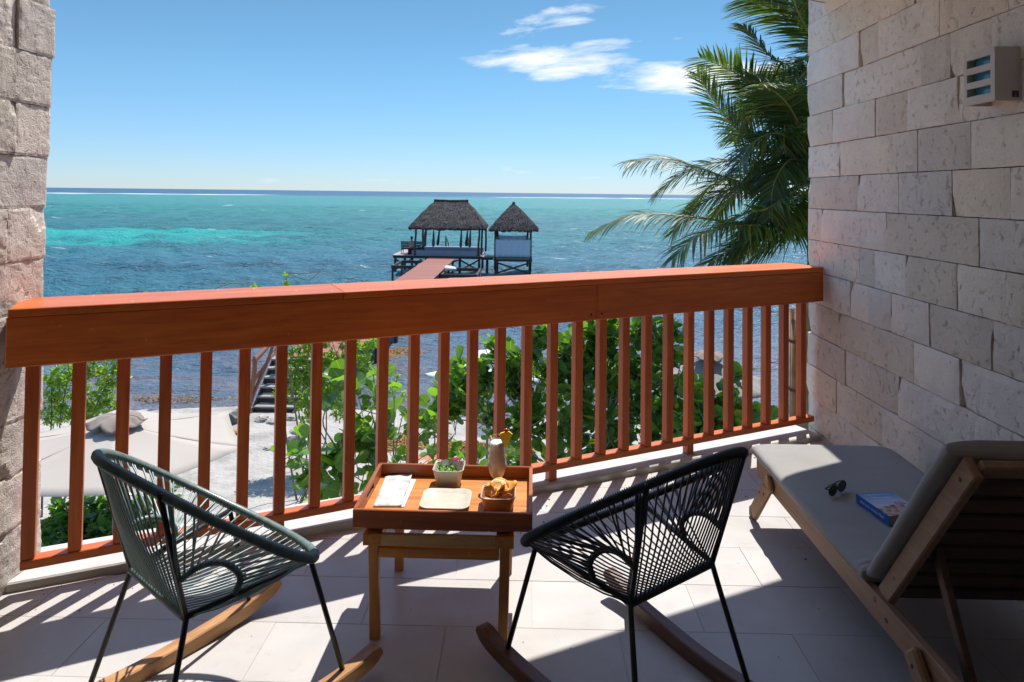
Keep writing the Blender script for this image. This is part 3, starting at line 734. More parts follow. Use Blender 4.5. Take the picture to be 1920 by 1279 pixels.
def make_chair(name_label, pose, cord, cord2, wood_m):
    x, y, th, tl, dz = pose
    ch = empty('rocking_chair', (x, y, dz), (tl, 0, th), name_label, 'rocking chair', 'rocking chairs either side of the table')
    C = {s: Vector((s * .179, 0, .385)) for s in (-1, 1)}; Fp = {s: Vector((s * .241, .338, .453)) for s in (-1, 1)}
    U = {s: Vector((s * .218, -.122, .742)) for s in (-1, 1)}
    Bt = {s: Vector((s * .274, .464, .103)) for s in (-1, 1)}; Rt = {s: Vector((s * .235, -.06, .045)) for s in (-1, 1)}
    rim = [rimp(2 * pi * i / 96) for i in range(96)]
    coil(MB(), rim, 0.0120, 0.0066, True, 0.0030).build('rim', cord2, ch, True)
    coil(MB(), [C[-1], C[1]], 0.0105, 0.0075, False).build('rear_crossbar', cord2, ch, True)
    for s in (-1, 1):
        MB().tube([C[s], Fp[s]], .0085, 8).build('side_rail', BLACKM, ch, True)
        MB().tube([C[s], U[s]], .0075, 8).build('upright', BLACKM, ch, True)
        MB().tube([Fp[s] + Vector((0, 0, -.005)), Bt[s]], .0082, 8).build('leg', BLACKM, ch, True)
        MB().tube(bez([C[s] + Vector((0, 0.0, .002)), C[s] + Vector((s * .006, -.004, -.035)), Rt[s]], 5), .0082, 8).build('leg', BLACKM, ch, True)
        h1 = C[s].lerp(U[s], .30); h2 = C[s].lerp(Fp[s], .36)
        hp = bez([h1, h1 + Vector((s * .004, .06, .024)), h1 + Vector((s * .007, .125, .010)), h2 + Vector((s * .002, .012, .045)), h2], 8)
        coil(MB(), hp, 0.0085, 0.0065, False, 0.0018, 8).build('arm_hoop', cord2, ch, True)
        ax = [(0.29, .585, .128), (.286, .52, .100), (.275, .43, .074), (.262, .28, .050), (.245, .12, .032), (.232, -.03, .0245), (.218, -.18, .0235), (.205, -.32, .037), (.195, -.44, .062), (.19, -.50, .084)]
        path = bez([(s * p[0], p[1], p[2]) for p in ax], 5)
        mb = MB(); n = len(path); vs = []
        for i, p in enumerate(path):
            t = (path[min(i + 1, n - 1)] - path[max(i - 1, 0)]).normalized(); sdv = Vector((1, 0, 0)); up = sdv.cross(t).normalized()
            e = min(i, n - 1 - i); hh = .024 * (1 if e > 2 else (.45, .75, .92)[e]); ww = .0235
            c_ = .004
            for (a, b2) in ((-ww, -hh + c_), (-ww + c_, -hh), (ww - c_, -hh), (ww, -hh + c_), (ww, hh - c_), (ww - c_, hh), (-ww + c_, hh), (-ww, hh - c_)):
                vs.append(p + sdv * a + up * b2)
        fs = [(i * 8 + k, i * 8 + (k + 1) % 8, (i + 1) * 8 + (k + 1) % 8, (i + 1) * 8 + k) for i in range(n - 1) for k in range(8)] + [tuple(range(8))[::-1], tuple((n - 1) * 8 + k for k in range(8))]
        fs = [f[::-1] for f in fs]
        mb.add(vs, fs); sm(mb.build('rocker', wood_m, ch), 30)
        # side cords: hoop to rim
        NS = 15
        for i in range(NS):
            f = i / (NS - 1); q = hp[int((1 - f) * (len(hp) - 1) * .97)]; a = (.24 + .47 * f) * pi
            MB().tube([q, rimp(s * a)], .0029, 6, caps=False).build('cord', cord, ch, True)
            if i % 2 == 0:
                MB().tube([q + Vector((0, .006, .002)), rimp(s * (a + .012 * pi))], .0029, 6, caps=False).build('cord', cord, ch, True)
    NB = 22
    for i in range(NB):
        f = i / (NB - 1); q = C[-1].lerp(C[1], f); a = pi + (0.5 - f) * 2 * 0.285 * pi
        p = rimp(a); mid = (q + p) / 2 + Vector((0, -.008, 0))
        MB().tube([q, mid, p], .0027, 6, caps=False).build('cord', cord, ch, True)
    NF = 26
    for i in range(NF):
        f = i / (NF - 1); q = C[-1].lerp(C[1], min(1, max(0, f))); a = (f - .5) * 2 * 0.30 * pi
        p = rimp(a); mid = (q + p) / 2 + Vector((0, 0, -.022))
        MB().tube([q, q.lerp(mid, .5) + Vector((0, 0, -.006)), mid, mid.lerp(p, .5) + Vector((0, 0, -.006)) , p], .0027, 6, caps=False).build('cord', cord, ch, True)
    return ch


CORDK2 = noisy('black_wrap', (0.030, 0.034, 0.038), (0.02, 0.023, 0.027), 40, 0.34, 0)
CORDG2 = noisy('dark_sage_wrap', (0.165, 0.225, 0.215), (0.115, 0.155, 0.15), 40, 0.30, 0)
make_chair('sage green cord rocking chair left of the table on honey coloured rockers', (-1.050, 1.945, -.684, -.083, -.003), CORDG, CORDG2, ROCKER1)
make_chair('black cord rocking chair right of the table on dark brown rockers', (.465, 2.036, .660, -.083, .006), CORDK, CORDK2, ROCKER2)

# ------------------------------------------------------------------ side table
TX0, TX1, TY0, TY1 = -.528, -.022, 2.335, 2.87
tb = empty('side_table', ((TX0 + TX1) / 2, (TY0 + TY1) / 2, 0), (0, 0, -.012), 'slatted teak folding side table under the tray', 'table')
tw, tdp = (TX1 - TX0) / 2, (TY1 - TY0) / 2
for sy in (-1, 1):
    MB().bbox((-tw + .06, sy * tdp - (.018 if sy > 0 else 0), .335), (tw - .06, sy * tdp + (0 if sy > 0 else .018), .373), .002).build('apron', TEAKL, tb)
    MB().bbox((-tw + .05, sy * (tdp - .035) - .012, .285), (tw - .05, sy * (tdp - .035) + .012, .318), .002).build('stretcher', TEAKX, tb)
for sx in (-1, 1):
    MB().bbox((sx * (tw - .03) - .03, -tdp, .335), (sx * (tw - .03) + .03, tdp, .373), .002).build('side_apron', TEAKY, tb)
for i in range(6):
    x0 = -tw + .004 + i * (2 * tw - .008) / 6
    MB().bbox((x0 + .003, -tdp + .034, .3735), (x0 + (2 * tw - .008) / 6 + .0015, tdp - .004, .388), .002).build('slat', TEAKY, tb)
for sx in (-1, 1):
    for sy in (-1, 1):
        MB().bar((sx * (tw - .03), sy * (tdp - .035), .335), (sx * (tw - .035), sy * (tdp - .055), 0.0), .034, .028, up=(0, 1, 0)).build('leg', TEAKZ, tb)

# tray
tr = empty('serving_tray', (-.264, 2.545, .3885), (0, 0, -.012), 'dark mahogany serving tray with high sides on the side table', 'tray')
w2, d2, hh = .302, .203, .062
MB().bbox((-w2 + .012, -d2 + .012, .001), (w2 - .012, d2 - .012, .016), .001).build('tray_base', TEAKX, tr)
MB().bbox((-w2, -d2, 0), (w2, -d2 + .013, hh), .0025).build('tray_front', TRAYX, tr)
MB().bbox((-w2, d2 - .013, 0), (w2, d2, hh), .0025).build('tray_back', TRAYX, tr)
for sx in (-1, 1):
    xo = sx * (w2 - .0065); m_ = MB()
    ya, yb = -d2 + .0135, d2 - .0135
    m_.box((xo - .0065, ya, .0), (xo + .0065, yb, .026))
    m_.box((xo - .0065, ya, .0262), (xo + .0065, -.055, .046)); m_.box((xo - .0065, .055, .0262), (xo + .0065, yb, .046))
    m_.box((xo - .0065, ya, .0462), (xo + .0065, yb, hh))
    m_.build('tray_side', TRAYY, tr)
TZ0 = .3885 + .0165

# napkins
nk = MB(); q = [on_z(700, 951, TZ0), on_z(752, 951, TZ0), on_z(774, 890, TZ0), on_z(722, 898, TZ0)]


def nap(u, v):
    a = q[0].lerp(q[1], u); b2 = q[3].lerp(q[2], u); p = a.lerp(b2, v)
    p.z = TZ0 + .005 + .0035 * noise.noise(Vector((u * 3, v * 5, 1))) + (.003 * v * v) + .006 * max(0, u - .9) * 5
    if v > .98: p.y += .008 * sin(u * 9) + .012 * u
    return p


nk.grid(12, 18, nap); npk = nk.build('paper_napkin', PAPER, smooth=True)
so = npk.modifiers.new('thick', 'SOLIDIFY'); so.thickness = .0035
tag(npk, 'crumpled whitish paper napkin lying on the left of the tray', 'napkin')
nk = MB(); q = [on_z(735, 951, TZ0), on_z(758, 951, TZ0), on_z(780, 900, TZ0), on_z(760, 898, TZ0)]
nap2 = lambda u, v: (q[0].lerp(q[1], u)).lerp(q[3].lerp(q[2], u), v) + Vector((0, 0, .0018))
nk.grid(3, 6, nap2); o = nk.build('folded_napkin', WHITEC); tag(o, 'flat white napkin peeking out under the crumpled one', 'napkin')


def sq_ring(cx, cy, hw, hd, z, rnd, n=6):
    out = []
    for qd, (sx, sy) in enumerate(((1, 1), (-1, 1), (-1, -1), (1, -1))):
        for k in range(n):
            a = pi / 2 * (qd + k / (n - 1)); out.append(Vector((cx + sx * (hw - rnd) + rnd * cos(a), cy + sy * (hd - rnd) + rnd * sin(a), z)))
    return out


def loft(rings, close_last=True):
    mb = MB(); n = len(rings[0]); vs = [p for r in rings for p in r]
    fs = [(i * n + k, i * n + (k + 1) % n, (i + 1) * n + (k + 1) % n, (i + 1) * n + k) for i in range(len(rings) - 1) for k in range(n)]
    fs.append(tuple(range(n))[::-1])
    if close_last: fs.append(tuple((len(rings) - 1) * n + k for k in range(n)))
    return mb.add(vs, fs)


def bowl(name, loc, top, bot, h, curve, m, label, cat):
    e = empty(name, loc, (0, 0, -.012), label, cat)
    R = [sq_ring(0, 0, bot, bot * .92, 0, bot * .3), sq_ring(0, 0, (bot + top) / 2 * .99, (bot + top) / 2 * .93, h * .5, top * .3), sq_ring(0, 0, top, top * .95, h, top * .32),
         sq_ring(0, 0, top - .0035, top * .95 - .0035, h - .0005, top * .3), sq_ring(0, 0, bot * 1.02, bot * .97, h * .35, bot * .3), sq_ring(0, 0, bot * .7, bot * .7, .008, bot * .3)]
    for r in (R[2], R[3]):
        for p in r: p.z += curve * ((abs(p.x) / top) ** 2 * (abs(p.y) / top) ** 2 * 2 - .2)
    sm(loft(R).build('bowl_shell', m, e), 50)
    MB().tube([p + Vector((0, 0, .0004)) for p in R[2]], .0022, 6, closed=True).build('bowl_rim', CREAM, e, True)
    return e


sb = bowl('salad_bowl', (-.280, 2.674, TZ0), .057, .043, .062, .006, CREAM, 'deep cream square bowl with salad and radish slices', 'bowl')
random.seed(8)
GREENS = plain('herb_green', (0.10, 0.28, 0.025), 0.5); RADISH = plain('radish_white', (0.75, 0.66, 0.66), 0.4); PINK = plain('radish_pink', (0.65, 0.10, 0.25), 0.4)
m_ = MB()
for i in range(70):
    c_ = Vector((random.uniform(-.042, .025), random.uniform(-.04, .02), .052 + random.uniform(0, .016))); r = random.uniform(.005, .010)
    M = Matrix.Translation(c_) @ Matrix.Rotation(random.uniform(0, 6.3), 4, 'Z') @ Matrix.Rotation(random.uniform(-.9, .9), 4, 'X')
    m_.add([M @ Vector((r * cos(a) * (1 + .25 * sin(3 * a)), r * .8 * sin(a), .002 * sin(2 * a))) for a in [k * pi / 4 for k in range(8)]], [tuple(range(8))])
tag(m_.build('herb_leaves', GREENS, sb), None, None, None, 'stuff')
for i, (x, y, rz, rx) in enumerate(((-.016, .022, .4, 1.1), (.006, .026, -.2, 1.2), (.024, .006, -.6, 1.2), (.014, .03, .1, 1.3))):
    M = Matrix.Translation((x, y, .066)) @ Matrix.Rotation(rz, 4, 'Z') @ Matrix.Rotation(rx, 4, 'X')
    MB().lathe([(0, 0), (.0175, 0), (.0175, .0018), (0, .0018)], 18, M=M).build('radish_slice', RADISH, sb)
    MB().lathe([(.0172, -.0002), (.0188, -.0002), (.0188, .002), (.0172, .002)], 18, M=M).build('radish_rim', PINK, sb)
m_ = MB()
for i in range(12):
    a = i / 12 * 2 * pi; m_.tube(bez([(.016 + .006 * cos(a), .034, .075), (.02 + .012 * cos(a), .030 + .012 * sin(a), .085), (.026 + .018 * cos(a), .028 + .02 * sin(a), .078)], 3), .0012, 4)
m_.build('radish_shavings', PINK, sb)

cbowl = bowl('chip_bowl', (-.084, 2.495, TZ0), .060, .049, .043, .006, noisy('terracotta_cream', (0.55, 0.30, 0.17), (0.45, 0.22, 0.12), 6, .35, 0), 'square bowl filled with orange fried chips, right front of the tray', 'bowl')
CHIP = noisy('fried_chip', (0.90, 0.42, 0.07), (0.66, 0.24, 0.03), 60, 0.45, 0.3, 0.002, 0.4)
CHIPP = noisy('pale_chip_edge', (0.92, 0.62, 0.26), (0.78, 0.44, 0.14), 40, 0.5, 0.3, 0.002)
random.seed(21)
for i in range(17):
    mb = MB(); r = random.uniform(.020, .031); k1 = random.uniform(14, 30); k2 = random.uniform(-8, 8)
    x, y = random.uniform(-.038, .038), random.uniform(-.030, .034); z = .040 + random.uniform(0, .014) + (0.02 if i > 12 else 0)
    if i == 16: x, y, z, r = .002, .012, .066, .033
    M = Matrix.Translation((x, y, z)) @ Matrix.Rotation(random.uniform(0, 6.3), 4, 'Z') @ Matrix.Rotation(random.uniform(.3, 1.25), 4, 'X')
    vs = [M @ Vector((0, 0, 0))]; fs = []
    for j in (1, 2, 3):
        for k in range(14):
            a = k * 2 * pi / 14; rr = r * j / 3 * (1 + .06 * sin(3 * a + i)); px_, py_ = rr * cos(a), rr * .8 * sin(a)
            vs.append(M @ Vector((px_, py_, k1 * px_ * px_ + k2 * py_ * py_ + .002 * sin(5 * a) * (j == 3))))
    fs += [(0, 1 + k, 1 + (k + 1) % 14) for k in range(14)]
    for j in (0, 1): fs += [(1 + j * 14 + k, 15 + j * 14 + k, 15 + j * 14 + (k + 1) % 14, 1 + j * 14 + (k + 1) % 14) for k in range(14)]
    mb.add(vs, fs); o = mb.build('chip', CHIP if i % 3 else CHIPP, cbowl, True); s_ = o.modifiers.new('thick', 'SOLIDIFY'); s_.thickness = .0014

R = [sq_ring(0, 0, .060, .052, 0, .025), sq_ring(0, 0, .080, .074, .008, .030), sq_ring(0, 0, .0885, .083, .017, .034), sq_ring(0, 0, .086, .0805, .0172, .033), sq_ring(0, 0, .076, .070, .008, .03), sq_ring(0, 0, .05, .045, .0035, .02)]
pe_ = loft(R).build('side_plate', CREAM, None, loc=(-.272, 2.512, TZ0)); sm(pe_, 60)
tag(pe_, 'empty shallow cream square plate at the front of the tray', 'plate')

# cocktail
gl = empty('cocktail_glass', (-.096, 2.668, TZ0), label='tall hurricane glass of creamy cocktail with pineapple and cherry', cat='glass')
GLASS, nt, b = base_mat('clear_glass', (1, 1, 1), 0.02); b.inputs['Transmission Weight'].default_value = 1.0; b.inputs['IOR'].default_value = 1.38
prof = [(0, .0), (.030, .0), (.031, .002), (.012, .006), (.006, .010), (.006, .018), (.010, .024), (.022, .036), (.032, .052), (.0365, .072), (.035, .096), (.031, .122), (.0295, .148), (.031, .170), (.034, .182)]
inn = [(max(r - .0014, 0), z) for r, z in prof[::-1] if z > .03]
sm(MB().lathe(prof + inn, 32).build('glass_body', GLASS, gl), 60)
DRINK = noisy('creamy_drink', (0.88, 0.77, 0.68), (0.84, 0.70, 0.60), 12, 0.35, 0); FOAM = plain('white_foam', (0.82, 0.81, 0.80), 0.7)
dp = [(0, .027), (.010, .0275), (.0205, .037), (.0303, .0525), (.0347, .072), (.0332, .096), (.0292, .122), (.0282, .135)]
sm(MB().lathe(dp, 32).build('drink', DRINK, gl), 60)
sm(MB().lathe([(.0282, .1355), (.0279, .148), (.0290, .162), (.022, .167), (.010, .1695), (0, .170)], 32).build('foam', FOAM, gl), 60)
M = Matrix.Translation((.026, -.012, .160)) @ Matrix.Rotation(.05, 4, 'Z') @ Matrix.Rotation(pi / 2, 4, 'X') @ Matrix.Rotation(.1, 4, 'Z') @ Matrix.Diagonal((1.35, 1.3, 1, 1))
sec = [(0.004, -.012), (.016, .012), (.026, .028), (.018, .036), (.006, .037), (-.008, .034), (-.012, .028), (-.006, .010)]
MB().prism(sec, .008, M).build('pineapple_wedge', noisy('pineapple', (0.95, 0.78, 0.10), (0.85, 0.58, 0.04), 90, 0.4, .3, .001), gl)
sm(MB().lathe([(0, -.0085), (.005, -.007), (.0082, -.002), (.0085, .002), (.006, .0065), (0, .0082)], 16, (.034, -.018, .214)).build('cherry', plain('cherry_red', (0.62, 0.015, 0.02), 0.15), gl), 80)
MB().tube([(.034, -.012, .196), (.034, -.012, .226)], .0008, 5).build('cocktail_pick', TEAKZ, gl)

# ------------------------------------------------------------------ sun lounger
lg_ = empty('sun_lounger', (1.42, 2.4, 0), (0, 0, 0), 'weathered teak sun lounger with grey mattress beside the stone wall', 'sun lounger')
LX = 1.42; lx0, lx1 = 1.118 - LX, 1.735 - LX; Y_ = lambda y: y - 2.4
for sx, xx in ((-1, lx0), (1, lx1)):
    MB().bar((xx, Y_(3.30), .245), (xx, Y_(1.70), .245), .026, .082).build('side_rail', LOUNGE, lg_)
    M = Matrix.Translation((xx - .03 * (1 if sx < 0 else -1), 0, 0))
    for (y0, z0, y1, z1) in ((3.315, .03, 3.10, .262), (1.76, .03, 1.985, .262)):
        dv = Vector((0, y1 - y0, z1 - z0)).normalized()
        MB().bar((xx + sx * .028, Y_(y0), z0 - .0), (xx + sx * .028, Y_(y1), z1), .026, .070, up=(0, 1, 0), r=.012).build('leg', LOUNGE, lg_)
        for (f1, f2) in ((.60, .012), (.72, -.012), (.84, .010)):
            c_ = Vector((xx + sx * .0415, Y_(y0 + (y1 - y0) * f1) + f2, z0 + (z1 - z0) * f1 + f2 * .6))
            MB().lathe([(0, .001), (.006, .001), (.006, -.001)], 8, M=Matrix.Translation(c_) @ Matrix.Rotation(sx * pi / 2, 4, 'Y')).build('bolt', BOLT, lg_)
    for (yb_, zb_) in ((2.22, .262), (2.15, .24)):
        MB().lathe([(0, .001), (.008, .001), (.008, -.001)], 8, M=Matrix.Translation((xx + sx * .0135, Y_(yb_), zb_)) @ Matrix.Rotation(sx * pi / 2, 4, 'Y')).build('bolt', BOLT, lg_)
# feet reach the floor
    for yf in (3.330, 1.745):
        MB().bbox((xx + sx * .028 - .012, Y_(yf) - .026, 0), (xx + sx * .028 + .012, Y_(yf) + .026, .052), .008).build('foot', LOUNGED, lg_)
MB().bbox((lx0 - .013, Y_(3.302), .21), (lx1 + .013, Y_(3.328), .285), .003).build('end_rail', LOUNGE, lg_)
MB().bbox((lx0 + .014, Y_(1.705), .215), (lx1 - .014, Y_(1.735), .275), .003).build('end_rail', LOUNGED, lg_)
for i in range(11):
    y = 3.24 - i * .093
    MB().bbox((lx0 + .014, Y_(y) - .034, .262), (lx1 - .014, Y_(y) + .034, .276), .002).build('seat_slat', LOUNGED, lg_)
b0 = Vector((0, 2.20, .285)); b1 = Vector((0, 1.775, .846)); bd = (b1 - b0).normalized(); bn_ = Vector((0, bd.z, -bd.y))
for sx, xx in ((-1, lx0 + .012), (1, lx1 - .012)):
    MB().bar((xx, Y_(b0.y), b0.z), (xx, Y_(b1.y), b1.z), .026, .060, up=(0, 1, 0), r=.004).build('backrest_rail', LOUNGE, lg_)
    for f in (.16, .92):
        p = b0.lerp(b1, f); MB().lathe([(0, .001), (.006, .001), (.006, -.001)], 8, M=Matrix.Translation((xx + sx * .0138, Y_(p.y), p.z)) @ Matrix.Rotation(sx * pi / 2, 4, 'Y')).build('bolt', BOLT, lg_)
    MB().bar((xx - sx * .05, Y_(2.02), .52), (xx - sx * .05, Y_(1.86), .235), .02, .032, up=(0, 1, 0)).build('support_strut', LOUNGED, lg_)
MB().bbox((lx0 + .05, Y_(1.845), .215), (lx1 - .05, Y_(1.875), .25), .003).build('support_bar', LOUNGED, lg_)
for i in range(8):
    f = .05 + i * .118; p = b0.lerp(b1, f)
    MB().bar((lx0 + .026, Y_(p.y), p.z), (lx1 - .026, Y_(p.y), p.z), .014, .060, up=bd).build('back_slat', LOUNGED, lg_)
p = b0.lerp(b1, .99); MB().bar((lx0 + .026, Y_(p.y), p.z), (lx1 - .026, Y_(p.y), p.z), .024, .045, up=bd, r=.004).build('top_rail', LOUNGE, lg_)
# mattress
mx0, mx1 = 1.088 - LX, 1.752 - LX


def matt(path, th):
    P = bez(path, 10); n = len(P); mb = MB(); rings = []
    cum = 0
    for i, p in enumerate(P):
        t = (P[min(i + 1, n - 1)] - P[max(i - 1, 0)]).normalized(); up = Vector((0, -t.z, t.y)); up = up if up.dot(Vector((0, .5, 1))) > 0 else -up
        if i: cum += (P[i] - P[i - 1]).length
        e = min(i, n - 1 - i); k = (.25, .72, .93, 1)[min(e, 3)]
        ring = []; m = 26
        for j in range(m):
            a = 2 * pi * j / m; cx, cz = cos(a), sin(a)
            xx = (abs(cx) ** .32) * (1 if cx > 0 else -1); zz = (abs(cz) ** .55) * (1 if cz > 0 else -1)
            wv = .0022 * noise.noise(Vector((xx * 2.2, cum * 9, 2))) + .0012 * sin(cum * 85 + xx * 1.5) * (1 - abs(xx)) * 0
            edge = .0025 * noise.noise(Vector((cum * 14, xx, 7))) * (abs(xx) > .9)
            fw = max(0.0, (cum - .78) / .3) * (1 if cum < 1.3 else 0) if path[0][1] > .5 else max(0, .12 - cum) * 8
            wv += .0022 * fw * sin(cum * 150 + 3 * noise.noise(Vector((xx * 2, cum * 3, 5)))) * (.35 + .65 * abs(xx))
            ring.append(Vector(((mx0 + mx1) / 2 + xx * ((mx1 - mx0) / 2 + edge), 0, 0)) + p + up * (zz * th / 2 * k + wv * 1.6))
        rings.append(ring)
    n2 = len(rings[0]); vs = [q for r in rings for q in r]
    fs = [(i * n2 + k, i * n2 + (k + 1) % n2, (i + 1) * n2 + (k + 1) % n2, (i + 1) * n2 + k) for i in range(len(rings) - 1) for k in range(n2)] + [tuple(range(n2)), tuple((len(rings) - 1) * n2 + k for k in range(n2))[::-1]]
    return mb.add(vs, fs)


mt = matt([(0, Y_(3.352), .298), (0, Y_(3.32), .310), (0, Y_(3.0), .308), (0, Y_(2.6), .308), (0, Y_(2.33), .309), (0, Y_(2.265), .318)], .062).build('mattress', CUSH, lg_); sm(mt, 60)
off = bn_ * .057
pp = [b0.lerp(b1, f) + off for f in (.02, .08, .3, .6, .85, .96, .99)]
pp[-1] += Vector((0, -.004, .0))
mt2 = matt([(0, Y_(p.y), p.z) for p in pp], .050).build('back_cushion', CUSH, lg_); sm(mt2, 60)
MT = .341

# sunglasses
sgl = empty('sunglasses', (1.245, 2.800, MT), (0, 0, radians(38)), 'black sunglasses lying on the grey lounger mattress', 'sunglasses')
BLK = plain('glossy_black', (0.006, 0.006, 0.008), 0.08)
for sx in (-1, 1):
    ring = [Vector((sx * .034 + .0265 * cos(a) * (1 + .1 * cos(2 * a)), -.004, .026 + .021 * sin(a) - .003 * sx * cos(a) * 0)) for a in [k * 2 * pi / 24 for k in range(24)]]
    MB().tube(ring, .0026, 6, closed=True).build('lens_rim', BLK, sgl, True)
    MB().add([r + Vector((0, .0005, 0)) for r in ring] + [r + Vector((0, -.001, 0)) for r in ring], [tuple(range(24)), tuple(range(24, 48))[::-1]]).build('lens', BLK, sgl)
    MB().tube(bez([(sx * .062, -.002, .034), (sx * .063, .010, .033), (sx * .050, .017 + .003 * sx, .032), (sx * -.04, .020 + .003 * sx, .026)], 5), .0024, 6).build('temple_arm', BLK, sgl, True)
MB().tube(bez([(-.009, -.004, .030), (0, -.004, .034), (.009, -.004, .030)], 4), .0024, 6).build('bridge', BLK, sgl, True)

# book
bk = empty('paperback_book', (1.375, 2.645, MT), (0, 0, radians(9)), 'thick blue paperback book lying on the lounger near the backrest', 'book')
bw, bh_, bt = .074, .094, .036
BLUE = plain('blue_cover', (0.015, 0.12, 0.42), 0.3); PAGES = noisy('page_edges', (0.34, 0.27, 0.19), (0.26, 0.2, 0.14), 300, .9, 0)
MB().bbox((-bw + .003, -bh_ + .002, .0015), (bw - .002, bh_ - .002, bt - .0015), .0005).build('pages', PAGES, bk)
MB().box((-bw, -bh_, 0), (bw, bh_, .0012)).build('back_cover', BLUE, bk)
MB().box((-bw, -bh_, .0014), (-bw + .0026, bh_, bt - .0014)).build('spine', BLUE, bk)
COVER, nt, b = base_mat('printed_cover', (0.05, 0.2, 0.5), 0.28)
tc = N(nt, 'ShaderNodeTexCoord'); s2 = N(nt, 'ShaderNodeSeparateXYZ'); L(nt, tc.outputs['Object'], s2.inputs[0])
nn_ = N(nt, 'ShaderNodeTexNoise', i_Scale=34.0, i_Detail=4.0); L(nt, tc.outputs['Object'], nn_.inputs['Vector'])
yv = math_(nt, 'ADD', math_(nt, 'DIVIDE', s2.outputs[1], .2), .5)
skyc = ramp(nt, yv, [(.42, (.42, .52, .72)), (.95, (.02, .20, .52))])
yq = math_(nt, 'ADD', yv, math_(nt, 'MULTIPLY', math_(nt, 'SUBTRACT', nn_.outputs[0], .5), .35))
land = ramp(nt, nn_.outputs[0], [(.35, (.04, .035, .045)), (.48, (.42, .20, .17)), (.58, (.5, .42, .4)), (.66, (.16, .18, .08))])
L(nt, mixc(nt, math_(nt, 'LESS_THAN', yq, .38), skyc, land), b.inputs['Base Color'])
fc = MB().box((-bw, -bh_, bt - .0013), (bw, bh_, bt)).build('front_cover', COVER, bk)
WHT = plain('white_print', (0.72, 0.76, 0.85), 0.5); REDL = plain('red_sticker', (0.62, 0.05, 0.035), 0.4)


def text(body, size, loc, m, parent, rot=(0, 0, 0)):
    cu = bpy.data.curves.new('lettering', 'FONT'); cu.body = body; cu.size = size; cu.align_x = 'CENTER'; cu.extrude = .0002; cu.materials.append(m); cu.resolution_u = 2
    tmp = bpy.data.objects.new('tmp_text', cu); COL.objects.link(tmp); dg = bpy.context.evaluated_depsgraph_get(); me = bpy.data.meshes.new_from_object(tmp.evaluated_get(dg)); bpy.data.objects.remove(tmp)
    me.name = 'lettering'
    return link('lettering', me, parent, loc, rot)


text('Catherine Tavor', .0155, (0, .070, bt + .0004), WHT, fc); text('Wie beim', .020, (0, .042, bt + .0004), WHT, fc); text('ersten Meer', .020, (0, .020, bt + .0004), WHT, fc)
MB().box((.018, -.012, bt + .0002), (.060, .006, bt + .0007)).build('red_sticker', REDL, fc)
text('ROMAN', .009, (.039, -.007, bt + .0009), WHT, fc)
text('Wie beim ersten Meer', .015, (-bw - .0003, 0, .013), WHT, bk, (pi / 2, 0, -pi / 2))

# wall lamp
LY0, LY1, LZ0, LZ1 = 2.632, 2.815, 1.888, 2.092; LD = WR - 1.760
lp = empty('wall_lamp', (WR, (LY0 + LY1) / 2, (LZ0 + LZ1) / 2), label='square sandstone wall lamp with three blue glass slots', cat='lamp')
hy, hz = (LY1 - LY0) / 2, (LZ1 - LZ0) / 2
slots = [(-.070, -.038), (-.013, .019), (.044, .076)]; zz = [-hz] + [v for s in slots for v in (s[0] + .0, s[1])] + [hz]
m_ = MB()
for i in range(0, len(zz), 2): m_.box((-LD, -hy + .0122, zz[i]), (-LD + .012, hy - .0122, zz[i + 1]))
for (a0, a1) in ((-hy, -hy + .012), (hy - .012, hy)): m_.box((-LD, a0, -hz), (-.0, a1, hz))
# wide border columns of the slotted face
for (z0, z1) in slots:
    m_.box((-LD, -hy + .0122, z0 + .0002), (-LD + .012, -hy + .024, z1 - .0002)); m_.box((-LD, hy - .018, z0 + .0002), (-LD + .012, hy - .0122, z1 - .0002))
m_.box((-LD + .0122, -hy + .0122, hz - .01), (-.0, hy - .0122, hz)); m_.box((-LD + .0122, -hy + .0122, -hz + .03), (-.0, hy - .0122, -hz + .036))
m_.build('lamp_housing', LAMPB, lp)
MB().box((-LD + .034, -hy + .0125, -hz + .037), (-LD + .038, hy - .0125, hz - .0105)).build('glass_panel', LAMPG, lp)
pl = MB().box((-.036, -hy - .002, -hz + .013), (-.012, -hy - .0002, -hz + .037)).build('brand_plate', NAVY, lp)
text('—', .010, (-.024, -hy - .0024, -hz + .0155), WHT, pl, (pi / 2, 0, 0)); text('=', .010, (-.024, -hy - .0024, -hz + .022), WHT, pl, (pi / 2, 0, 0))

# ------------------------------------------------------------------ vegetation builders
def tint_mesh(name, verts, faces, tints, m, uvs=None, smooth=True):
    me = bpy.data.meshes.new(name); me.from_pydata(verts, [], faces); me.materials.append(m)
    a = me.attributes.new('tint', 'FLOAT', 'FACE'); a.data.foreach_set('value', tints)
    if uvs is not None:
        uv = me.uv_layers.new(name='UVMap'); flat = []
        for p in me.polygons:
            for vi in p.vertices: flat += uvs[vi]
        uv.data.foreach_set('uv', flat)
    if smooth: me.polygons.foreach_set('use_smooth', [True] * len(me.polygons))
    me.update(); return me


def round_leaf(fold, dome, seed):
    """sea grape leaf, unit diameter, base at origin growing along +Y"""
    r = random.Random(seed); n = 12; vs = [(0, 0.45, 0.0)]; uv = [(0.5, 0.45)]
    for k in range(n):
        a = -pi / 2 + 2 * pi * k / n; rr = 0.5 * (1 + .04 * r.uniform(-1, 1)) * (0.80 if k == 0 else 1.0)
        x = rr * cos(a) * 1.06; y = 0.5 + rr * sin(a)
        vs.append((x, y, abs(x) * fold - dome * (x * x + (y - .5) ** 2) + .03 * r.uniform(-1, 1))); uv.append((x + .5, y))
    vs.append((0, 0.78, dome * -.05)); uv.append((.5, .78))
    fs = [(0, 1 + k, 1 + (k + 1) % n) for k in range(n)]
    return vs, fs, uv


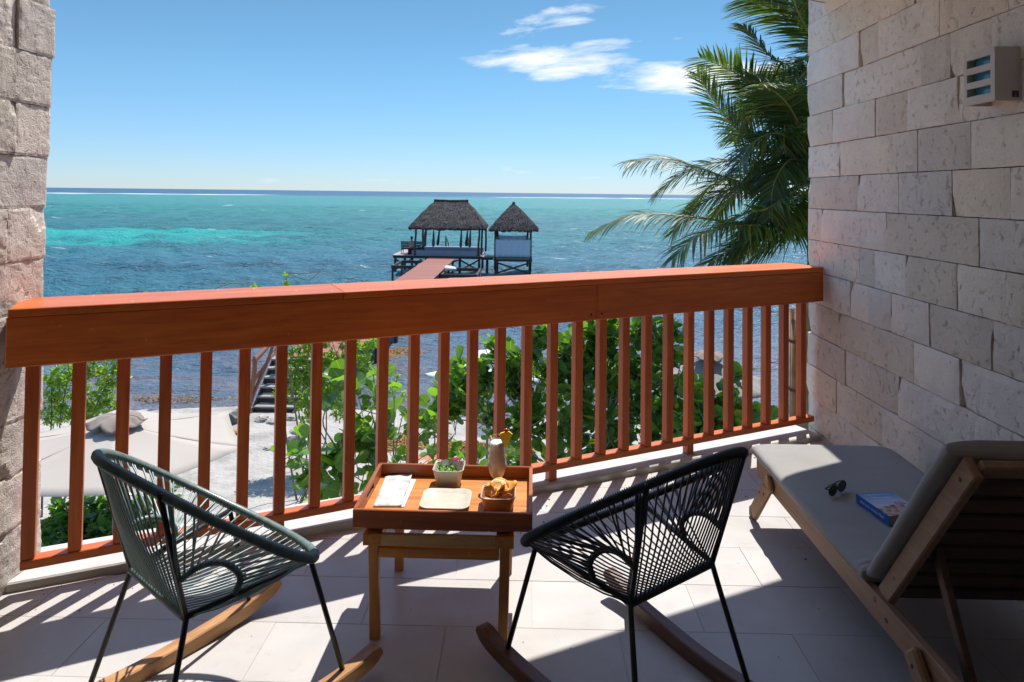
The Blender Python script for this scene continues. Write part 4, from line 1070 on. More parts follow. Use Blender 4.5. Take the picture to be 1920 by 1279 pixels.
def small_leaf(w=0.42):
    vs = [(0, 0, 0), (w * .5, .35, .06), (w * .42, .75, .02), (0, 1, -.08), (-w * .42, .75, .02), (-w * .5, .35, .06), (0, .5, -.03)]
    fs = [(6, 0, 1), (6, 1, 2), (6, 2, 3), (6, 3, 4), (6, 4, 5), (6, 5, 0)]
    return vs, fs, [(v[0] + .5, v[1]) for v in vs]


GL = [round_leaf(.22, .25, 1), round_leaf(.1, .45, 2), round_leaf(.35, .1, 3), round_leaf(.05, .2, 4)]
GLM = [tint_mesh('sea_grape_leaf', v, f, [0.0] * len(f), GRAPE, uv) for v, f, uv in GL]
SL = small_leaf()


def leaf_matrix(p, d, up_bias, size, rnd):
    d = Vector(d).normalized(); nrm = Vector((rnd.uniform(-1, 1), rnd.uniform(-1, 1), up_bias)); nrm = (nrm - d * nrm.dot(d))
    if nrm.length < 1e-3: nrm = d.orthogonal()
    nrm.normalize(); x = d.cross(nrm)
    return Matrix((x * size, d * size, nrm * size)).transposed().to_4x4(), Vector(p)


def joined(name, items, shapes, m, parent, kind='stuff'):
    V = []; F = []; T = []; UV = []
    for (M, p, k, t) in items:
        vs, fs, uv = shapes[k]; o = len(V); V += [(M @ Vector(v)) + p for v in vs]; F += [tuple(i + o for i in f) for f in fs]; T += [t] * len(fs); UV += uv
    o = link(name, tint_mesh(name, V, F, T, m, UV), parent)
    if kind: o['kind'] = kind
    return o


def branchy(mb, a, b, r0, r1, rnd, wob=.12, n=6, sides=6):
    a = Vector(a); b = Vector(b); L_ = (b - a).length; mid = [a.lerp(b, .35) + Vector([rnd.uniform(-1, 1) * wob * L_ for _ in range(3)]), a.lerp(b, .7) + Vector([rnd.uniform(-1, 1) * wob * L_ for _ in range(3)])]
    P = bez([a, mid[0], mid[1], b], 4); m = len(P)
    mb.tube(P, [r0 + (r1 - r0) * i / (m - 1) for i in range(m)], sides); return P


def blobs_px(lst, Y, dyr=0.55):
    """measured clumps: photograph x, y, radius at depth Y"""
    out = []
    for q in lst:
        px, py, r = q[:3]; yy = q[3] if len(q) > 3 else Y
        out.append((at(px, py, yy), r * yy / FPX, r * yy / FPX * dyr + .15))
    return out


def sea_grape(label, base, blobs, nleaf, size, seed, group=None, trunks=3, bark=TRUNKM, cat='shrub'):
    rnd = random.Random(seed); base = Vector(base); root = empty('sea_grape_shrub', base, (0, 0, 0), label, cat, group)
    items = []; tb_ = []; wts = [b[1] ** 2 for b in blobs]
    nodes = []
    for ti in range(trunks):
        top = blobs[(ti * 5) % len(blobs)][0]; a = base + Vector((rnd.uniform(-.3, .3), rnd.uniform(-.25, .25), -.1)); m_ = MB()
        P = branchy(m_, a, a.lerp(top, .72), .045, .02, rnd, .07, sides=7); nodes += P[2:]
        m_.v = [tuple(Vector(v) - base) for v in m_.v]; m_.build('trunk', bark, root, True)
    bm_ = MB()
    for (c, r, ry) in blobs:
        n0 = min(nodes, key=lambda q: (q - c).length + max(0, q.z - c.z) * 2); branchy(bm_, n0, c, .014, .006, rnd, .10, sides=5)
    while len(items) < nleaf:
        (c, r, ry) = rnd.choices(blobs, wts)[0]
        while True:
            o = Vector((rnd.uniform(-1, 1), rnd.uniform(-1, 1), rnd.uniform(-1, 1)))
            if o.length < 1: break
        o = o * (0.55 + .45 * o.length) if o.length > 0 else o
        tip = c + Vector((o.x * r, o.y * ry, o.z * r)); dirv = Vector((o.x + rnd.uniform(-.5, .5), o.y * .6 + rnd.uniform(-.6, .3), o.z * .4 + .5)).normalized()
        tw_l = size * rnd.uniform(1.3, 2.2); st = tip - dirv * tw_l; bm_.tube([st - dirv * tw_l * .6, st, tip], [.006, .005, .003], 4, caps=False)
        k = rnd.randint(4, 6)
        for j in range(k):
            f = j / (k - 1); p = st.lerp(tip, f); sd_ = dirv.cross(Vector((0, 0, 1))); sd_ = sd_.normalized() if sd_.length > .1 else Vector((1, 0, 0))
            s_ = 1 if j % 2 else -1; d = (sd_ * s_ * (1 - f * .6) + dirv * (.25 + f * .7) + Vector((rnd.uniform(-.3, .3), rnd.uniform(-.4, .2), rnd.uniform(-.25, .45))))
            sz = size * rnd.choice((.55, .8, .95, 1.05, 1.2)) * rnd.uniform(.85, 1.1); M, q = leaf_matrix(p + d.normalized() * size * .12, d, rnd.uniform(.1, 1.6), sz, rnd)
            items.append((M, q, rnd.randrange(4), rnd.random()))
    items.sort(key=lambda it: (it[1] - Vector((0, 0, 1.5))).length)
    near, rest = items[:290], items[290:]
    for (M, q, k, t) in near:
        o = link('leaf', GLM[k], root); o.matrix_local = Matrix.Translation(q - base) @ M
    if rest: joined('leaves', [(M, q - base, k, t) for (M, q, k, t) in rest], GL, GRAPE, root)
    bm_.v = [tuple(Vector(v) - base) for v in bm_.v]; o = bm_.build('branches', bark, root, True); o['kind'] = 'stuff'
    return root


def leafy(label, base, blobs, nleaf, size, seed, m=None, name='leafy_shrub', stems=3, shape=None, bias=.8, group=None, twig=True):
    rnd = random.Random(seed); base = Vector(base); root = empty(name, base, (0, 0, 0), label, 'shrub', group); m = m or SMALLF
    items = []; wts = [b[1] ** 2 for b in blobs]; sb_ = MB(); nodes = []
    for ti in range(stems):
        top = blobs[(ti * 3) % len(blobs)][0]; a = base + Vector((rnd.uniform(-.2, .2), rnd.uniform(-.2, .2), -.1)); m_ = MB()
        P = branchy(m_, a, top, .022, .007, rnd, .06); nodes += P[2:]; m_.v = [tuple(Vector(v) - base) for v in m_.v]; m_.build('stem', TWIG, root, True)
    for (c, r, ry) in blobs:
        n0 = min(nodes, key=lambda q: (q - c).length); branchy(sb_, n0, c + Vector((0, 0, r * .4)), .009, .003, rnd, .10, sides=4)
    while len(items) < nleaf:
        (c, r, ry) = rnd.choices(blobs, wts)[0]
        while True:
            o = Vector((rnd.uniform(-1, 1), rnd.uniform(-1, 1), rnd.uniform(-1, 1)))
            if o.length < 1: break
        tip = c + Vector((o.x * r, o.y * ry, o.z * r)); dirv = (o + Vector((rnd.uniform(-.5, .5), rnd.uniform(-.5, .5), .5))).normalized()
        if twig and rnd.random() < .5: sb_.tube([tip - dirv * size * 2.5, tip], [.0035, .002], 3, caps=False)
        for j in range(rnd.randint(6, 10)):
            a = rnd.uniform(0, 2 * pi); e1 = dirv.orthogonal().normalized(); e2 = dirv.cross(e1)
            d = dirv * rnd.uniform(.2, 1) + (e1 * cos(a) + e2 * sin(a)) * .9
            M, q = leaf_matrix(tip - dirv * size * rnd.uniform(0, 1.6), d, bias, size * rnd.uniform(.7, 1.2), rnd)
            items.append((M, q - base, 0, rnd.random()))
    joined('leaves', items, [shape or SL], m, root)
    sb_.v = [tuple(Vector(v) - base) for v in sb_.v]; o = sb_.build('twigs', TWIG, root, True); o['kind'] = 'stuff'
    return root


# big sea grape shrub behind the centre of the railing
cb_ = [(862, 690, 34), (835, 745, 38), (815, 800, 26), (880, 745, 46), (905, 700, 40), (935, 655, 34), (925, 790, 34), (965, 700, 46), (985, 650, 34), (1010, 620, 26), (1035, 690, 50), (1060, 640, 40),
       (1085, 720, 55), (1100, 660, 46), (1135, 625, 40), (1150, 700, 55), (1185, 640, 46), (1215, 700, 50), (1240, 630, 38), (1262, 660, 36), (1268, 720, 34), (1250, 780, 44), (1190, 770, 50), (1130, 790, 50),
       (1070, 790, 46), (1010, 770, 46), (970, 790, 34), (1220, 830, 42), (1160, 850, 46), (1100, 860, 46), (1040, 860, 42), (985, 860, 34), (1270, 610, 16), (905, 640, 12), (1210, 610, 24), (1160, 605, 20), (1090, 610, 22), (1010, 610, 14)]
cbl = blobs_px(cb_, 10.2)
sea_grape('large round-leaved sea grape shrub filling the middle behind the railing', (1.0, 10.6, ground_z(1.0, 10.6)), cbl, 2700, .160, 3, 'sea grape shrubs on the sand', 5)
low = blobs_px([(800, 850, 20), (770, 790, 20), (762, 830, 16), (825, 845, 24), (858, 858, 26), (890, 860, 22), (905, 830, 18), (930, 850, 22), (752, 855, 14), (800, 775, 22), (955, 830, 24)], 9.0)
sea_grape('low dark sea grape with bare branches between table and seaweed', (-.6, 9.2, ground_z(-.6, 9.2)), low, 150, .140, 13, 'sea grape shrubs on the sand', 2, TWIG)
rb_ = blobs_px([(1310, 740, 24), (1335, 800, 38), (1300, 790, 28), (1372, 740, 26), (1385, 700, 18), (1380, 790, 34), (1410, 830, 26), (1345, 760, 24), (1432, 800, 14), (1415, 775, 12), (1360, 850, 36), (1310, 850, 30), (1440, 780, 14)], 9.4)
sea_grape('bright sea grape shrub right of centre in front of the shade-toned parasol', (3.2, 9.5, ground_z(3.2, 9.5)), rb_, 560, .155, 5, 'sea grape shrubs on the sand', 3)
lb_ = blobs_px([(595, 800, 22), (560, 850, 30), (590, 870, 34), (625, 830, 36), (612, 760, 22), (655, 760, 26), (690, 745, 34), (700, 700, 22), (665, 800, 30), (700, 790, 36), (735, 720, 14), (690, 840, 36), (640, 880, 34), (700, 880, 30), (570, 900, 20), (600, 930, 20), (640, 700, 16)], 7.6)
sea_grape('small sea grape tree with pale trunks left of the serving table', (-2.05, 7.9, ground_z(-2.0, 7.9)), lb_, 250, .165, 7, 'sea grape shrubs on the sand', 3)
# fine-leaved shrubs
leafy('bright yellow-green fine-leaved shrub growing beside the beach steps', at(600, 800, 15.5) * 1 + Vector((0, 0, -.9)),
      blobs_px([(560, 665, 26), (590, 640, 30), (560, 700, 30), (600, 690, 34), (570, 740, 30), (610, 740, 30), (635, 680, 34), (645, 720, 26), (680, 660, 26), (690, 700, 22), (610, 610, 26), (650, 620, 28), (585, 580, 16), (545, 730, 14), (640, 770, 22), (580, 780, 20), (520, 735, 8), (700, 640, 16), (560, 620, 18)], 15.0, .7), 9500, .080, 31)
leafy('thin twiggy seedling standing alone left of the tray', (-2.45, 12.5, ground_z(-2.45, 12.5)),
      blobs_px([(742, 720, 12), (758, 740, 11), (735, 760, 11), (757, 770, 9), (742, 700, 8), (750, 790, 8), (690, 905, 12), (610, 930, 14), (655, 925, 12), (640, 950, 10)], 12.5), 330, .07, 37, name='seedling', stems=2)
leafy('yellow-green shrub behind the beige parasol at the left wall', (-8.2, 12.0, ground_z(-8.2, 12.0)),
      blobs_px([(95, 710, 26), (110, 740, 30), (95, 775, 24), (130, 700, 26), (150, 730, 26), (175, 690, 22), (200, 720, 24), (190, 750, 26), (165, 770, 26), (215, 690, 20), (215, 760, 20), (130, 770, 26), (242, 690, 7), (243, 710, 7), (120, 660, 20), (180, 660, 22), (220, 655, 16)], 12.0, .8), 3600, .085, 41)
leafy('glossy green ground shrub under the edge of the beige parasol', (-5.6, 9.3, -3.9),
      [(at(px, py, yy), r * yy / FPX, .5) for (px, py, r, yy) in ((100, 990, 40, 9.3), (150, 1000, 40, 9.3), (200, 990, 40, 9.4), (110, 1040, 40, 8.9), (170, 1040, 40, 8.9), (230, 1020, 40, 9.0), (245, 970, 36, 9.8), (190, 955, 34, 9.9), (130, 950, 30, 9.9), (240, 1060, 40, 8.8), (60, 1030, 40, 9), (285, 985, 30, 9.6), (300, 930, 22, 10.2))],
      3600, .125, 43, GROUNDF, stems=4, shape=small_leaf(.72), bias=1.6)
leafy('slender shoot of pale leaves rising above the left half of the rail', (-4.0, 13.2, ground_z(-4.0, 13.2)),
      blobs_px([(538, 512, 5), (540, 530, 9), (480, 536, 8), (500, 542, 7), (560, 535, 6), (545, 548, 14), (525, 560, 16), (510, 580, 16), (550, 590, 18), (265, 552, 6), (619, 518, 5), (640, 522, 4)], 13.2), 330, .085, 47, name='leafy_shoot', stems=2)

# ------------------------------------------------------------------ palms
def frond(path, ll, nleaf, seed, droop=.5, w=.031, yellow=.0, base=None, spread=1.0):
    """one palm leaf: rachis along path with leaflets on both sides"""
    r = random.Random(seed); P = bez(path, 8); n = len(P); mb = MB(); V = []; F = []; T = []
    cum = [0]
    for i in range(1, n): cum.append(cum[-1] + (P[i] - P[i - 1]).length)
    tot = cum[-1]; ra = MB().tube(P, [.024 * (1 - i / (n - 1)) ** .8 + .003 for i in range(n)], 5)
    roll = r.uniform(-.35, .35)
    for i in range(nleaf):
        f = .16 + .84 * i / (nleaf - 1); s = f * tot; j = 0
        while j < n - 2 and cum[j + 1] < s: j += 1
        t0 = (s - cum[j]) / max(cum[j + 1] - cum[j], 1e-6); p = P[j].lerp(P[j + 1], t0); t = (P[j + 1] - P[j]).normalized()
        side = t.cross(Vector((0, 0, 1))); side = side.normalized() if side.length > .15 else Vector((1, 0, 0)); up = side.cross(t)
        side2 = side * cos(roll) + up * sin(roll); up2 = up * cos(roll) - side * sin(roll)
        prof = (sin(pi * min(1, (f - .10) / .95)) ** .6) * .85 + .15 if f < .98 else .35
        for sg in (-1, 1):
            ln = ll * prof * r.uniform(.82, 1.08); fw = .45 + .55 * f + r.uniform(-.12, .12)
            d = (side2 * sg * spread + t * fw + up2 * r.uniform(-.05, .30)).normalized(); dr = droop * r.uniform(.6, 1.4)
            q = p.copy(); wdir = (t * .9 - d * d.dot(t)); wdir = (wdir + up2 * r.uniform(-.3, .3)); wdir = (wdir - d * wdir.dot(d)).normalized()
            o = len(V); segs = 4
            for k in range(segs + 1):
                g = k / segs; ww = w * (.5 if k == 0 else (1 - g ** 2.2)) * .5 + .0015
                V += [q - wdir * ww, q + wdir * ww]
                d = (d + Vector((0, 0, -1)) * dr * .22 * (1 + g)).normalized(); q = q + d * ln / segs
            for k in range(segs): F.append((o + 2 * k, o + 2 * k + 1, o + 2 * k + 3, o + 2 * k + 2))
            T += [(r.random() * .75 + yellow) % 1.0] * segs
    return ra, V, F, T


def palm(label, crown, trunk_base, explicit, n_rand, ll, seed, length=3.6, azr=(0, 2 * pi)):
    rnd = random.Random(seed); crown = Vector(crown); trunk_base = Vector(trunk_base)
    root = empty('coconut_palm', trunk_base, (0, 0, 0), label, 'palm tree', 'coconut palms beyond the right wall')
    P = bez([trunk_base, trunk_base.lerp(crown, .5) + Vector((.12, .05, 0)), crown], 18); n = len(P)
    MB().tube(P, [(.17 - .05 * i / (n - 1)) * (1.0 + .05 * (i % 2)) for i in range(n)], 14).v
    mb = MB().tube([p - trunk_base for p in P], [(.17 - .05 * i / (n - 1)) * (1.0 + .06 * (i % 2)) for i in range(n)], 14); mb.build('trunk', PALMBARK, root, True)
    paths = [([crown] + [Vector(q) for q in ex], 1.0) for ex in explicit]
    for i in range(n_rand):
        az = azr[0] + (azr[1] - azr[0]) * (i + rnd.uniform(-.35, .35)) / n_rand; el = rnd.choice((1.2, .8, .5, .2, -.1)) + rnd.uniform(-.15, .15); L_ = length * rnd.uniform(.85, 1.1)
        p = crown.copy(); e = el; pts = [p.copy()]
        for k in range(5):
            d = Vector((cos(az) * cos(e), sin(az) * cos(e), sin(e))); p = p + d * L_ / 5; pts.append(p.copy()); e -= rnd.uniform(.16, .34)
        paths.append((pts, 1.0))
    for i, (pts, s) in enumerate(paths):
        ra, V, F, T = frond(pts, ll * rnd.uniform(.9, 1.08), 88, seed * 100 + i, rnd.uniform(.25, .6), yellow=.28 if i % 5 == 4 else 0)
        V = [v - trunk_base for v in V]; fo = link('frond', tint_mesh('frond', V, F, T, PALMF, None, False), root)
        ra.v = [tuple(Vector(v) - trunk_base) for v in ra.v]; ra.build('rachis', PALMY, fo, True)
    return root


def pp_(lst): return [at(x, y, Y) for (x, y, Y) in lst]


cr1 = at(1530, 345, 12.0)
ex1 = [pp_([(1470, 345, 11.9), (1400, 345, 11.6), (1320, 318, 11.3), (1250, 298, 11.1), (1175, 305, 11.0)]),
       pp_([(1460, 400, 12.0), (1400, 420, 12.0), (1300, 408, 12.0), (1190, 402, 12.1), (1108, 438, 12.2)]),
       pp_([(1470, 420, 11.4), (1420, 422, 11.0), (1350, 426, 10.7), (1300, 448, 10.5), (1262, 486, 10.4)]),
       pp_([(1480, 300, 12.2), (1440, 285, 12.2), (1400, 262, 12.2), (1350, 205, 12.2), (1308, 140, 12.2)]),
       pp_([(1500, 430, 11.8), (1470, 440, 11.7), (1430, 450, 11.6), (1380, 462, 11.5), (1330, 492, 11.4)]),
       pp_([(1470, 330, 12.6), (1430, 320, 12.8), (1385, 330, 13.0), (1330, 350, 13.1), (1290, 400, 13.2)]),
       pp_([(1490, 380, 11.5), (1460, 400, 11.3), (1420, 430, 11.2), (1395, 460, 11.2), (1380, 495, 11.2)]),
       pp_([(1500, 300, 11.6), (1480, 260, 11.5), (1450, 250, 11.3), (1410, 270, 11.2), (1380, 320, 11.1)]),
       pp_([(1510, 400, 11.9), (1490, 420, 11.9), (1460, 430, 11.9), (1410, 450, 11.9), (1370, 490, 11.9)]),
       pp_([(1510, 330, 11.6), (1490, 300, 11.4), (1470, 310, 11.2), (1450, 350, 11.1), (1445, 410, 11.0)]),
       pp_([(1515, 400, 12.3), (1495, 430, 12.4), (1465, 450, 12.5), (1430, 470, 12.6), (1400, 495, 12.7)]),
       pp_([(1500, 290, 12.6), (1475, 240, 12.8), (1440, 205, 13.0), (1410, 200, 13.1), (1375, 215, 13.2)]),
       pp_([(1500, 350, 11.2), (1470, 370, 11.0), (1440, 390, 10.8), (1400, 400, 10.7), (1350, 420, 10.6)])]
palm('tall coconut palm whose lower fronds arch over the right end of the rail', cr1, (4.78, 12.2, -4.3), ex1, 17, .84, 5, 2.9)
cr2 = at(1560, 130, 13.0)
ex2 = [pp_([(1510, 110, 12.8), (1480, 120, 12.7), (1450, 110, 12.6), (1420, 80, 12.5), (1395, 50, 12.4)]),
       pp_([(1510, 60, 12.8), (1480, 35, 12.7), (1450, 18, 12.6), (1420, 5, 12.5), (1390, -2, 12.4)]),
       pp_([(1520, 170, 12.8), (1490, 190, 12.7), (1450, 190, 12.6), (1410, 165, 12.5), (1390, 150, 12.4)]),
       pp_([(1520, 190, 12.8), (1490, 240, 12.7), (1470, 290, 12.6), (1455, 340, 12.5), (1450, 400, 12.4)]),
       pp_([(1520, 150, 12.3), (1490, 180, 12.1), (1450, 230, 12.0), (1430, 290, 12.0), (1425, 350, 12.0)]),
       pp_([(1530, 80, 12.3), (1500, 30, 12.1), (1480, -20, 12.0), (1450, -50, 12.0), (1420, -60, 12.0)]),
       pp_([(1520, 130, 12.1), (1500, 150, 11.8), (1480, 200, 11.6), (1470, 260, 11.5), (1480, 330, 11.5)])]
palm('taller coconut palm with its crown at the top edge beside the stone wall', cr2, (6.6, 14.5, -4.4), ex2, 17, .84, 6, 3.2, azr=(-2.3, 2.3))

# ------------------------------------------------------------------ parasols
def hex_pts(c, R, rot, z, n=6): return [Vector((c[0] + R * cos(rot + k * 2 * pi / n), c[1] + R * sin(rot + k * 2 * pi / n), z)) for k in range(n)]


def parasol(label, c, R, rot, z_edge, z_top, m, capm, n=6, square=False, gz=None):
    root = empty('beach_parasol', (c[0], c[1], ground_z(*c)), (0, 0, 0), label, 'parasol'); bz = root.location.z
    E_ = hex_pts((0, 0), R, rot, z_edge - bz, n); top = Vector((0, 0, z_top - bz))
    for k in range(n):
        a, b = E_[k], E_[(k + 1) % n]; mb = MB(); N1 = 8

        def f(u, v):
            e = a.lerp(b, u); p = top.lerp(e, .02 + .98 * v); sag = sin(pi * u) * v; p = p + Vector((0, 0, -.02 * sag * v)) - e * .012 * sin(pi * u) * v * v; p.z -= .04 * sin(pi * v); return p
        mb.grid(N1, 8, f); o = mb.build('canopy_panel', m, root, True); so = o.modifiers.new('thick', 'SOLIDIFY'); so.thickness = .004
    mb = MB(); V = 40

    def cap(u, v):
        a = 2 * pi * u; r = .33 * v * (1 + .10 * sin(5 * a + 1) * v + .06 * sin(11 * a) * v); z = .10 * (1 - v ** 2.2) + .030 * sin(7 * a + 1) * v + .05 * noise.noise(Vector((cos(a) * 2.8, sin(a) * 2.8, v * 4))) * v
        return Vector((r * cos(a), r * sin(a), top.z + .01 + z))
    mb.grid(V, 7, cap); o = mb.build('vent_cap', capm, root, True); so = o.modifiers.new('thick', 'SOLIDIFY'); so.thickness = .004
    MB().tube([(0, 0, -.05), (0, 0, top.z)], .028, 10).build('pole', GREYW, root, True)
    for k in range(n): MB().tube([top + Vector((0, 0, -.05)), E_[k] + Vector((0, 0, -.03))], .009, 5).build('rib', TWIG, root)
    MB().lathe([(0, 0), (.3, 0), (.3, .06), (.06, .09), (0, .09)], 20).build('base', CONC, root, True)
    return root


parasol('large beige hexagonal parasol open on the sand below the left railing', (-5.25, 8.95), 1.66, 0.0, -1.80, -1.52, BEIGE, CAPC)
parasol('grey parasol darkened to stand for palm shade beyond the right shrubs', (3.85, 14.6), 1.3, .3, -2.38, -1.85, SHADEC, CAPC)
parasol('white parasol tip showing between the leaves right of the tray', (-.75, 14.8), 1.35, .0, -2.35, -1.95, WHITEC, WHITEC, 4)

# ------------------------------------------------------------------ beach steps and log handrail
st = empty('beach_steps', (-6.95, 19.3, -4.72), label='grey timber steps climbing from the sand to the jetty', cat='steps')
for i in range(6):
    z = .0 + (i + 1) * .2; y = .05 + i * .27
    MB().bbox((-.60, y, z - .05), (.60, y + .30, z), .008).build('tread', GREYW, st)
    MB().bbox((-.56, y + .06, z - .2), (.56, y + .09, z - .052), .004).build('riser', DOCKD, st)
for sx in (-1, 1): MB().bar((sx * .585, -.02, -.02), (sx * .585, 1.6, 1.08), .05, .2).build('stringer', DOCKD, st)
hr = empty('log_handrail', (-7.6, 19.2, -4.75), label='red-brown rustic log handrail on the left of the steps', cat='handrail')
for (a, b2, r, nm) in (((0, 0, -.1), (.12, .1, 1.65), .085, 'post'), ((.42, 1.5, .9), (.44, 1.5, 2.3), .10, 'post'), ((.1, .05, 1.5), (.46, 1.5, 2.3), .07, 'rail'), ((.08, 0, .9), (.46, 1.5, 1.75), .05, 'rail'), ((.0, -.1, .1), (.45, .6, 1.9), .055, 'brace')):
    m_ = MB(); branchy(m_, a, b2, r, r * .75, random.Random(int(r * 1000)), .03, sides=8); m_.build(nm, LOGW, hr, True)

# jetty
jt = empty('jetty', (-6.27, 20.9, -3.52), label='long red-brown plank jetty running out from the steps to the huts', cat='jetty')
pm = {}
for i in range(118):
    w_ = 2.05; key = i % 4
    if key not in pm: pm[key] = MB().bbox((-w_ / 2, 0, -.04), (w_ / 2, .262, 0), .005).mesh('plank', DOCKW)
    rnd = random.Random(i); link('plank', pm[key], jt, (rnd.uniform(-.015, .015), i * .272 + .01, .028 + rnd.uniform(-.004, .004)), (0, 0, rnd.uniform(-.004, .004)))
for sx in (-1, 1): MB().box((sx * .85 - .05, 0, -.20), (sx * .85 + .05, 32.1, -.016)).build('bearer', DOCKD, jt)
for i in range(9):
    for sx in (-1, 1): MB().tube([(sx * .85, 1 + i * 3.8, -2.6), (sx * .85, 1 + i * 3.8, -.2)], .08, 8).build('pile', DOCKD, jt, True)
    MB().box((-.95, .94 + i * 3.8, -.33), (.95, 1.06 + i * 3.8, -.201)).build('cross_beam', DOCKD, jt)

PLANKG = wood('pale_dock_board', (0.40, 0.34, 0.31), (0.27, 0.21, 0.19), 0, 0.8, 0.2)


def deck(label, x0, x1, y0, y1, z, n, m, pile_xy, brace=False, cat='deck'):
    root = empty('hut_deck', ((x0 + x1) / 2, y0, z), label=label, cat=cat); cx = (x0 + x1) / 2; w_ = (y1 - y0) / n
    for i in range(n):
        MB().bbox((x0 - cx, i * w_ + .004, -.05), (x1 - cx, (i + 1) * w_ - .004, 0), .004).build('plank', m, root)
    for yy_ in (.06, y1 - y0 - .16): MB().box((x0 - cx + .03, yy_, -.24), (x1 - cx - .03, yy_ + .09, -.052)).build('edge_beam', DOCKD, root)
    for (px, py) in pile_xy: MB().tube([(px - cx, py - y0, SEA - z - 1.2), (px - cx, py - y0, -.06)], .10, 8).build('pile', DOCKD, root, True)
    if brace:
        xs_ = sorted({p[0] for p in pile_xy})
        for a, b2 in zip(xs_, xs_[1:]):
            MB().bar((a - cx, .0, -1.15), (b2 - cx, .0, -.3), .05, .12).build('cross_brace', DOCKD, root); MB().bar((a - cx, .06, -.3), (b2 - cx, .06, -1.15), .05, .12).build('cross_brace', DOCKD, root)
    return root


YH = 53.4
deck('wide weathered deck of the larger thatched hut over the water', -10.2, -3.3, YH, YH + 5.0, -3.38, 12, PLANKG, [(-10.0, YH + .2), (-8.7, YH + .2), (-7.6, YH + .2), (-5.0, YH + .2), (-3.5, YH + .2), (-10.0, YH + 4.5), (-3.5, YH + 4.5), (-8, YH + 4.5)], True)
MB().bbox((-8.7, YH - .03, -3.375), (-3.4, YH + 4.6, -3.02), .01).build('bench_platform', noisy('blue_grey_paint', (0.24, 0.27, 0.33), (0.2, 0.22, 0.27), 2, .7, 0.1))
tag(bpy.data.objects['bench_platform'], 'low blue-grey raised platform under the larger thatched hut', 'platform')
deck('short plank walkway joining the two thatched huts', -3.28, -2.42, YH + .2, YH + 1.6, -3.45, 4, PLANKG, [(-2.9, YH + .5)])
deck('small square deck of the curtained hut on crossed timbers', -2.4, .62, YH - .4, YH + 2.8, -3.50, 9, PLANKG, [(-2.2, YH - .25), (.42, YH - .25), (-2.2, YH + 2.6), (.42, YH + 2.6)], True)
# open mooring frames
for (lab, x0, x1, y0, y1) in (('open dark timber mooring frame left of the jetty', -9.15, -7.35, 47.6, 51.2), ('open dark timber mooring frame right of the jetty holding the kayak', -5.2, -2.9, 43.0, 46.6)):
    r_ = empty('mooring_frame', ((x0 + x1) / 2, y0, -3.62), label=lab, cat='mooring frame', group='mooring frames beside the jetty'); cx = (x0 + x1) / 2
    for yy_ in (0, y1 - y0): MB().box((x0 - cx, yy_ - .06, -.14), (x1 - cx, yy_ + .06, .06)).build('beam', DOCKD, r_)
    for xx in (x0 - cx + .06, x1 - cx - .06): MB().box((xx - .05, .062, -.12), (xx + .05, y1 - y0 - .062, .04)).build('side_beam', DOCKD, r_)
    for xx in (x0 - cx + .1, x1 - cx - .1):
        for yy_ in (.0, y1 - y0): MB().tube([(xx, yy_, -2.6), (xx, yy_, -.141)], .08, 8).build('pile', DOCKD, r_, True)
ky = MB(); R_ = []
for i in range(13):
    f = i / 12; w_ = .30 * sin(pi * f) ** .6 + .01
    R_.append([Vector((w_ * cos(a), f * 1.7 - .85, .17 * (sin(pi * f) ** .5) * sin(a) * (1 if sin(a) > 0 else .7) + .06 * (2 * f - 1) ** 2)) for a in [k * 2 * pi / 14 for k in range(14)]])
ko = loft(R_).build('kayak', plain('white_hull', (0.70, 0.70, 0.68), .35), None, True, (-4.75, 44.4, -3.38), (0, 0, radians(28))); tag(ko, 'white upturned kayak lying on the right mooring frame', 'kayak')

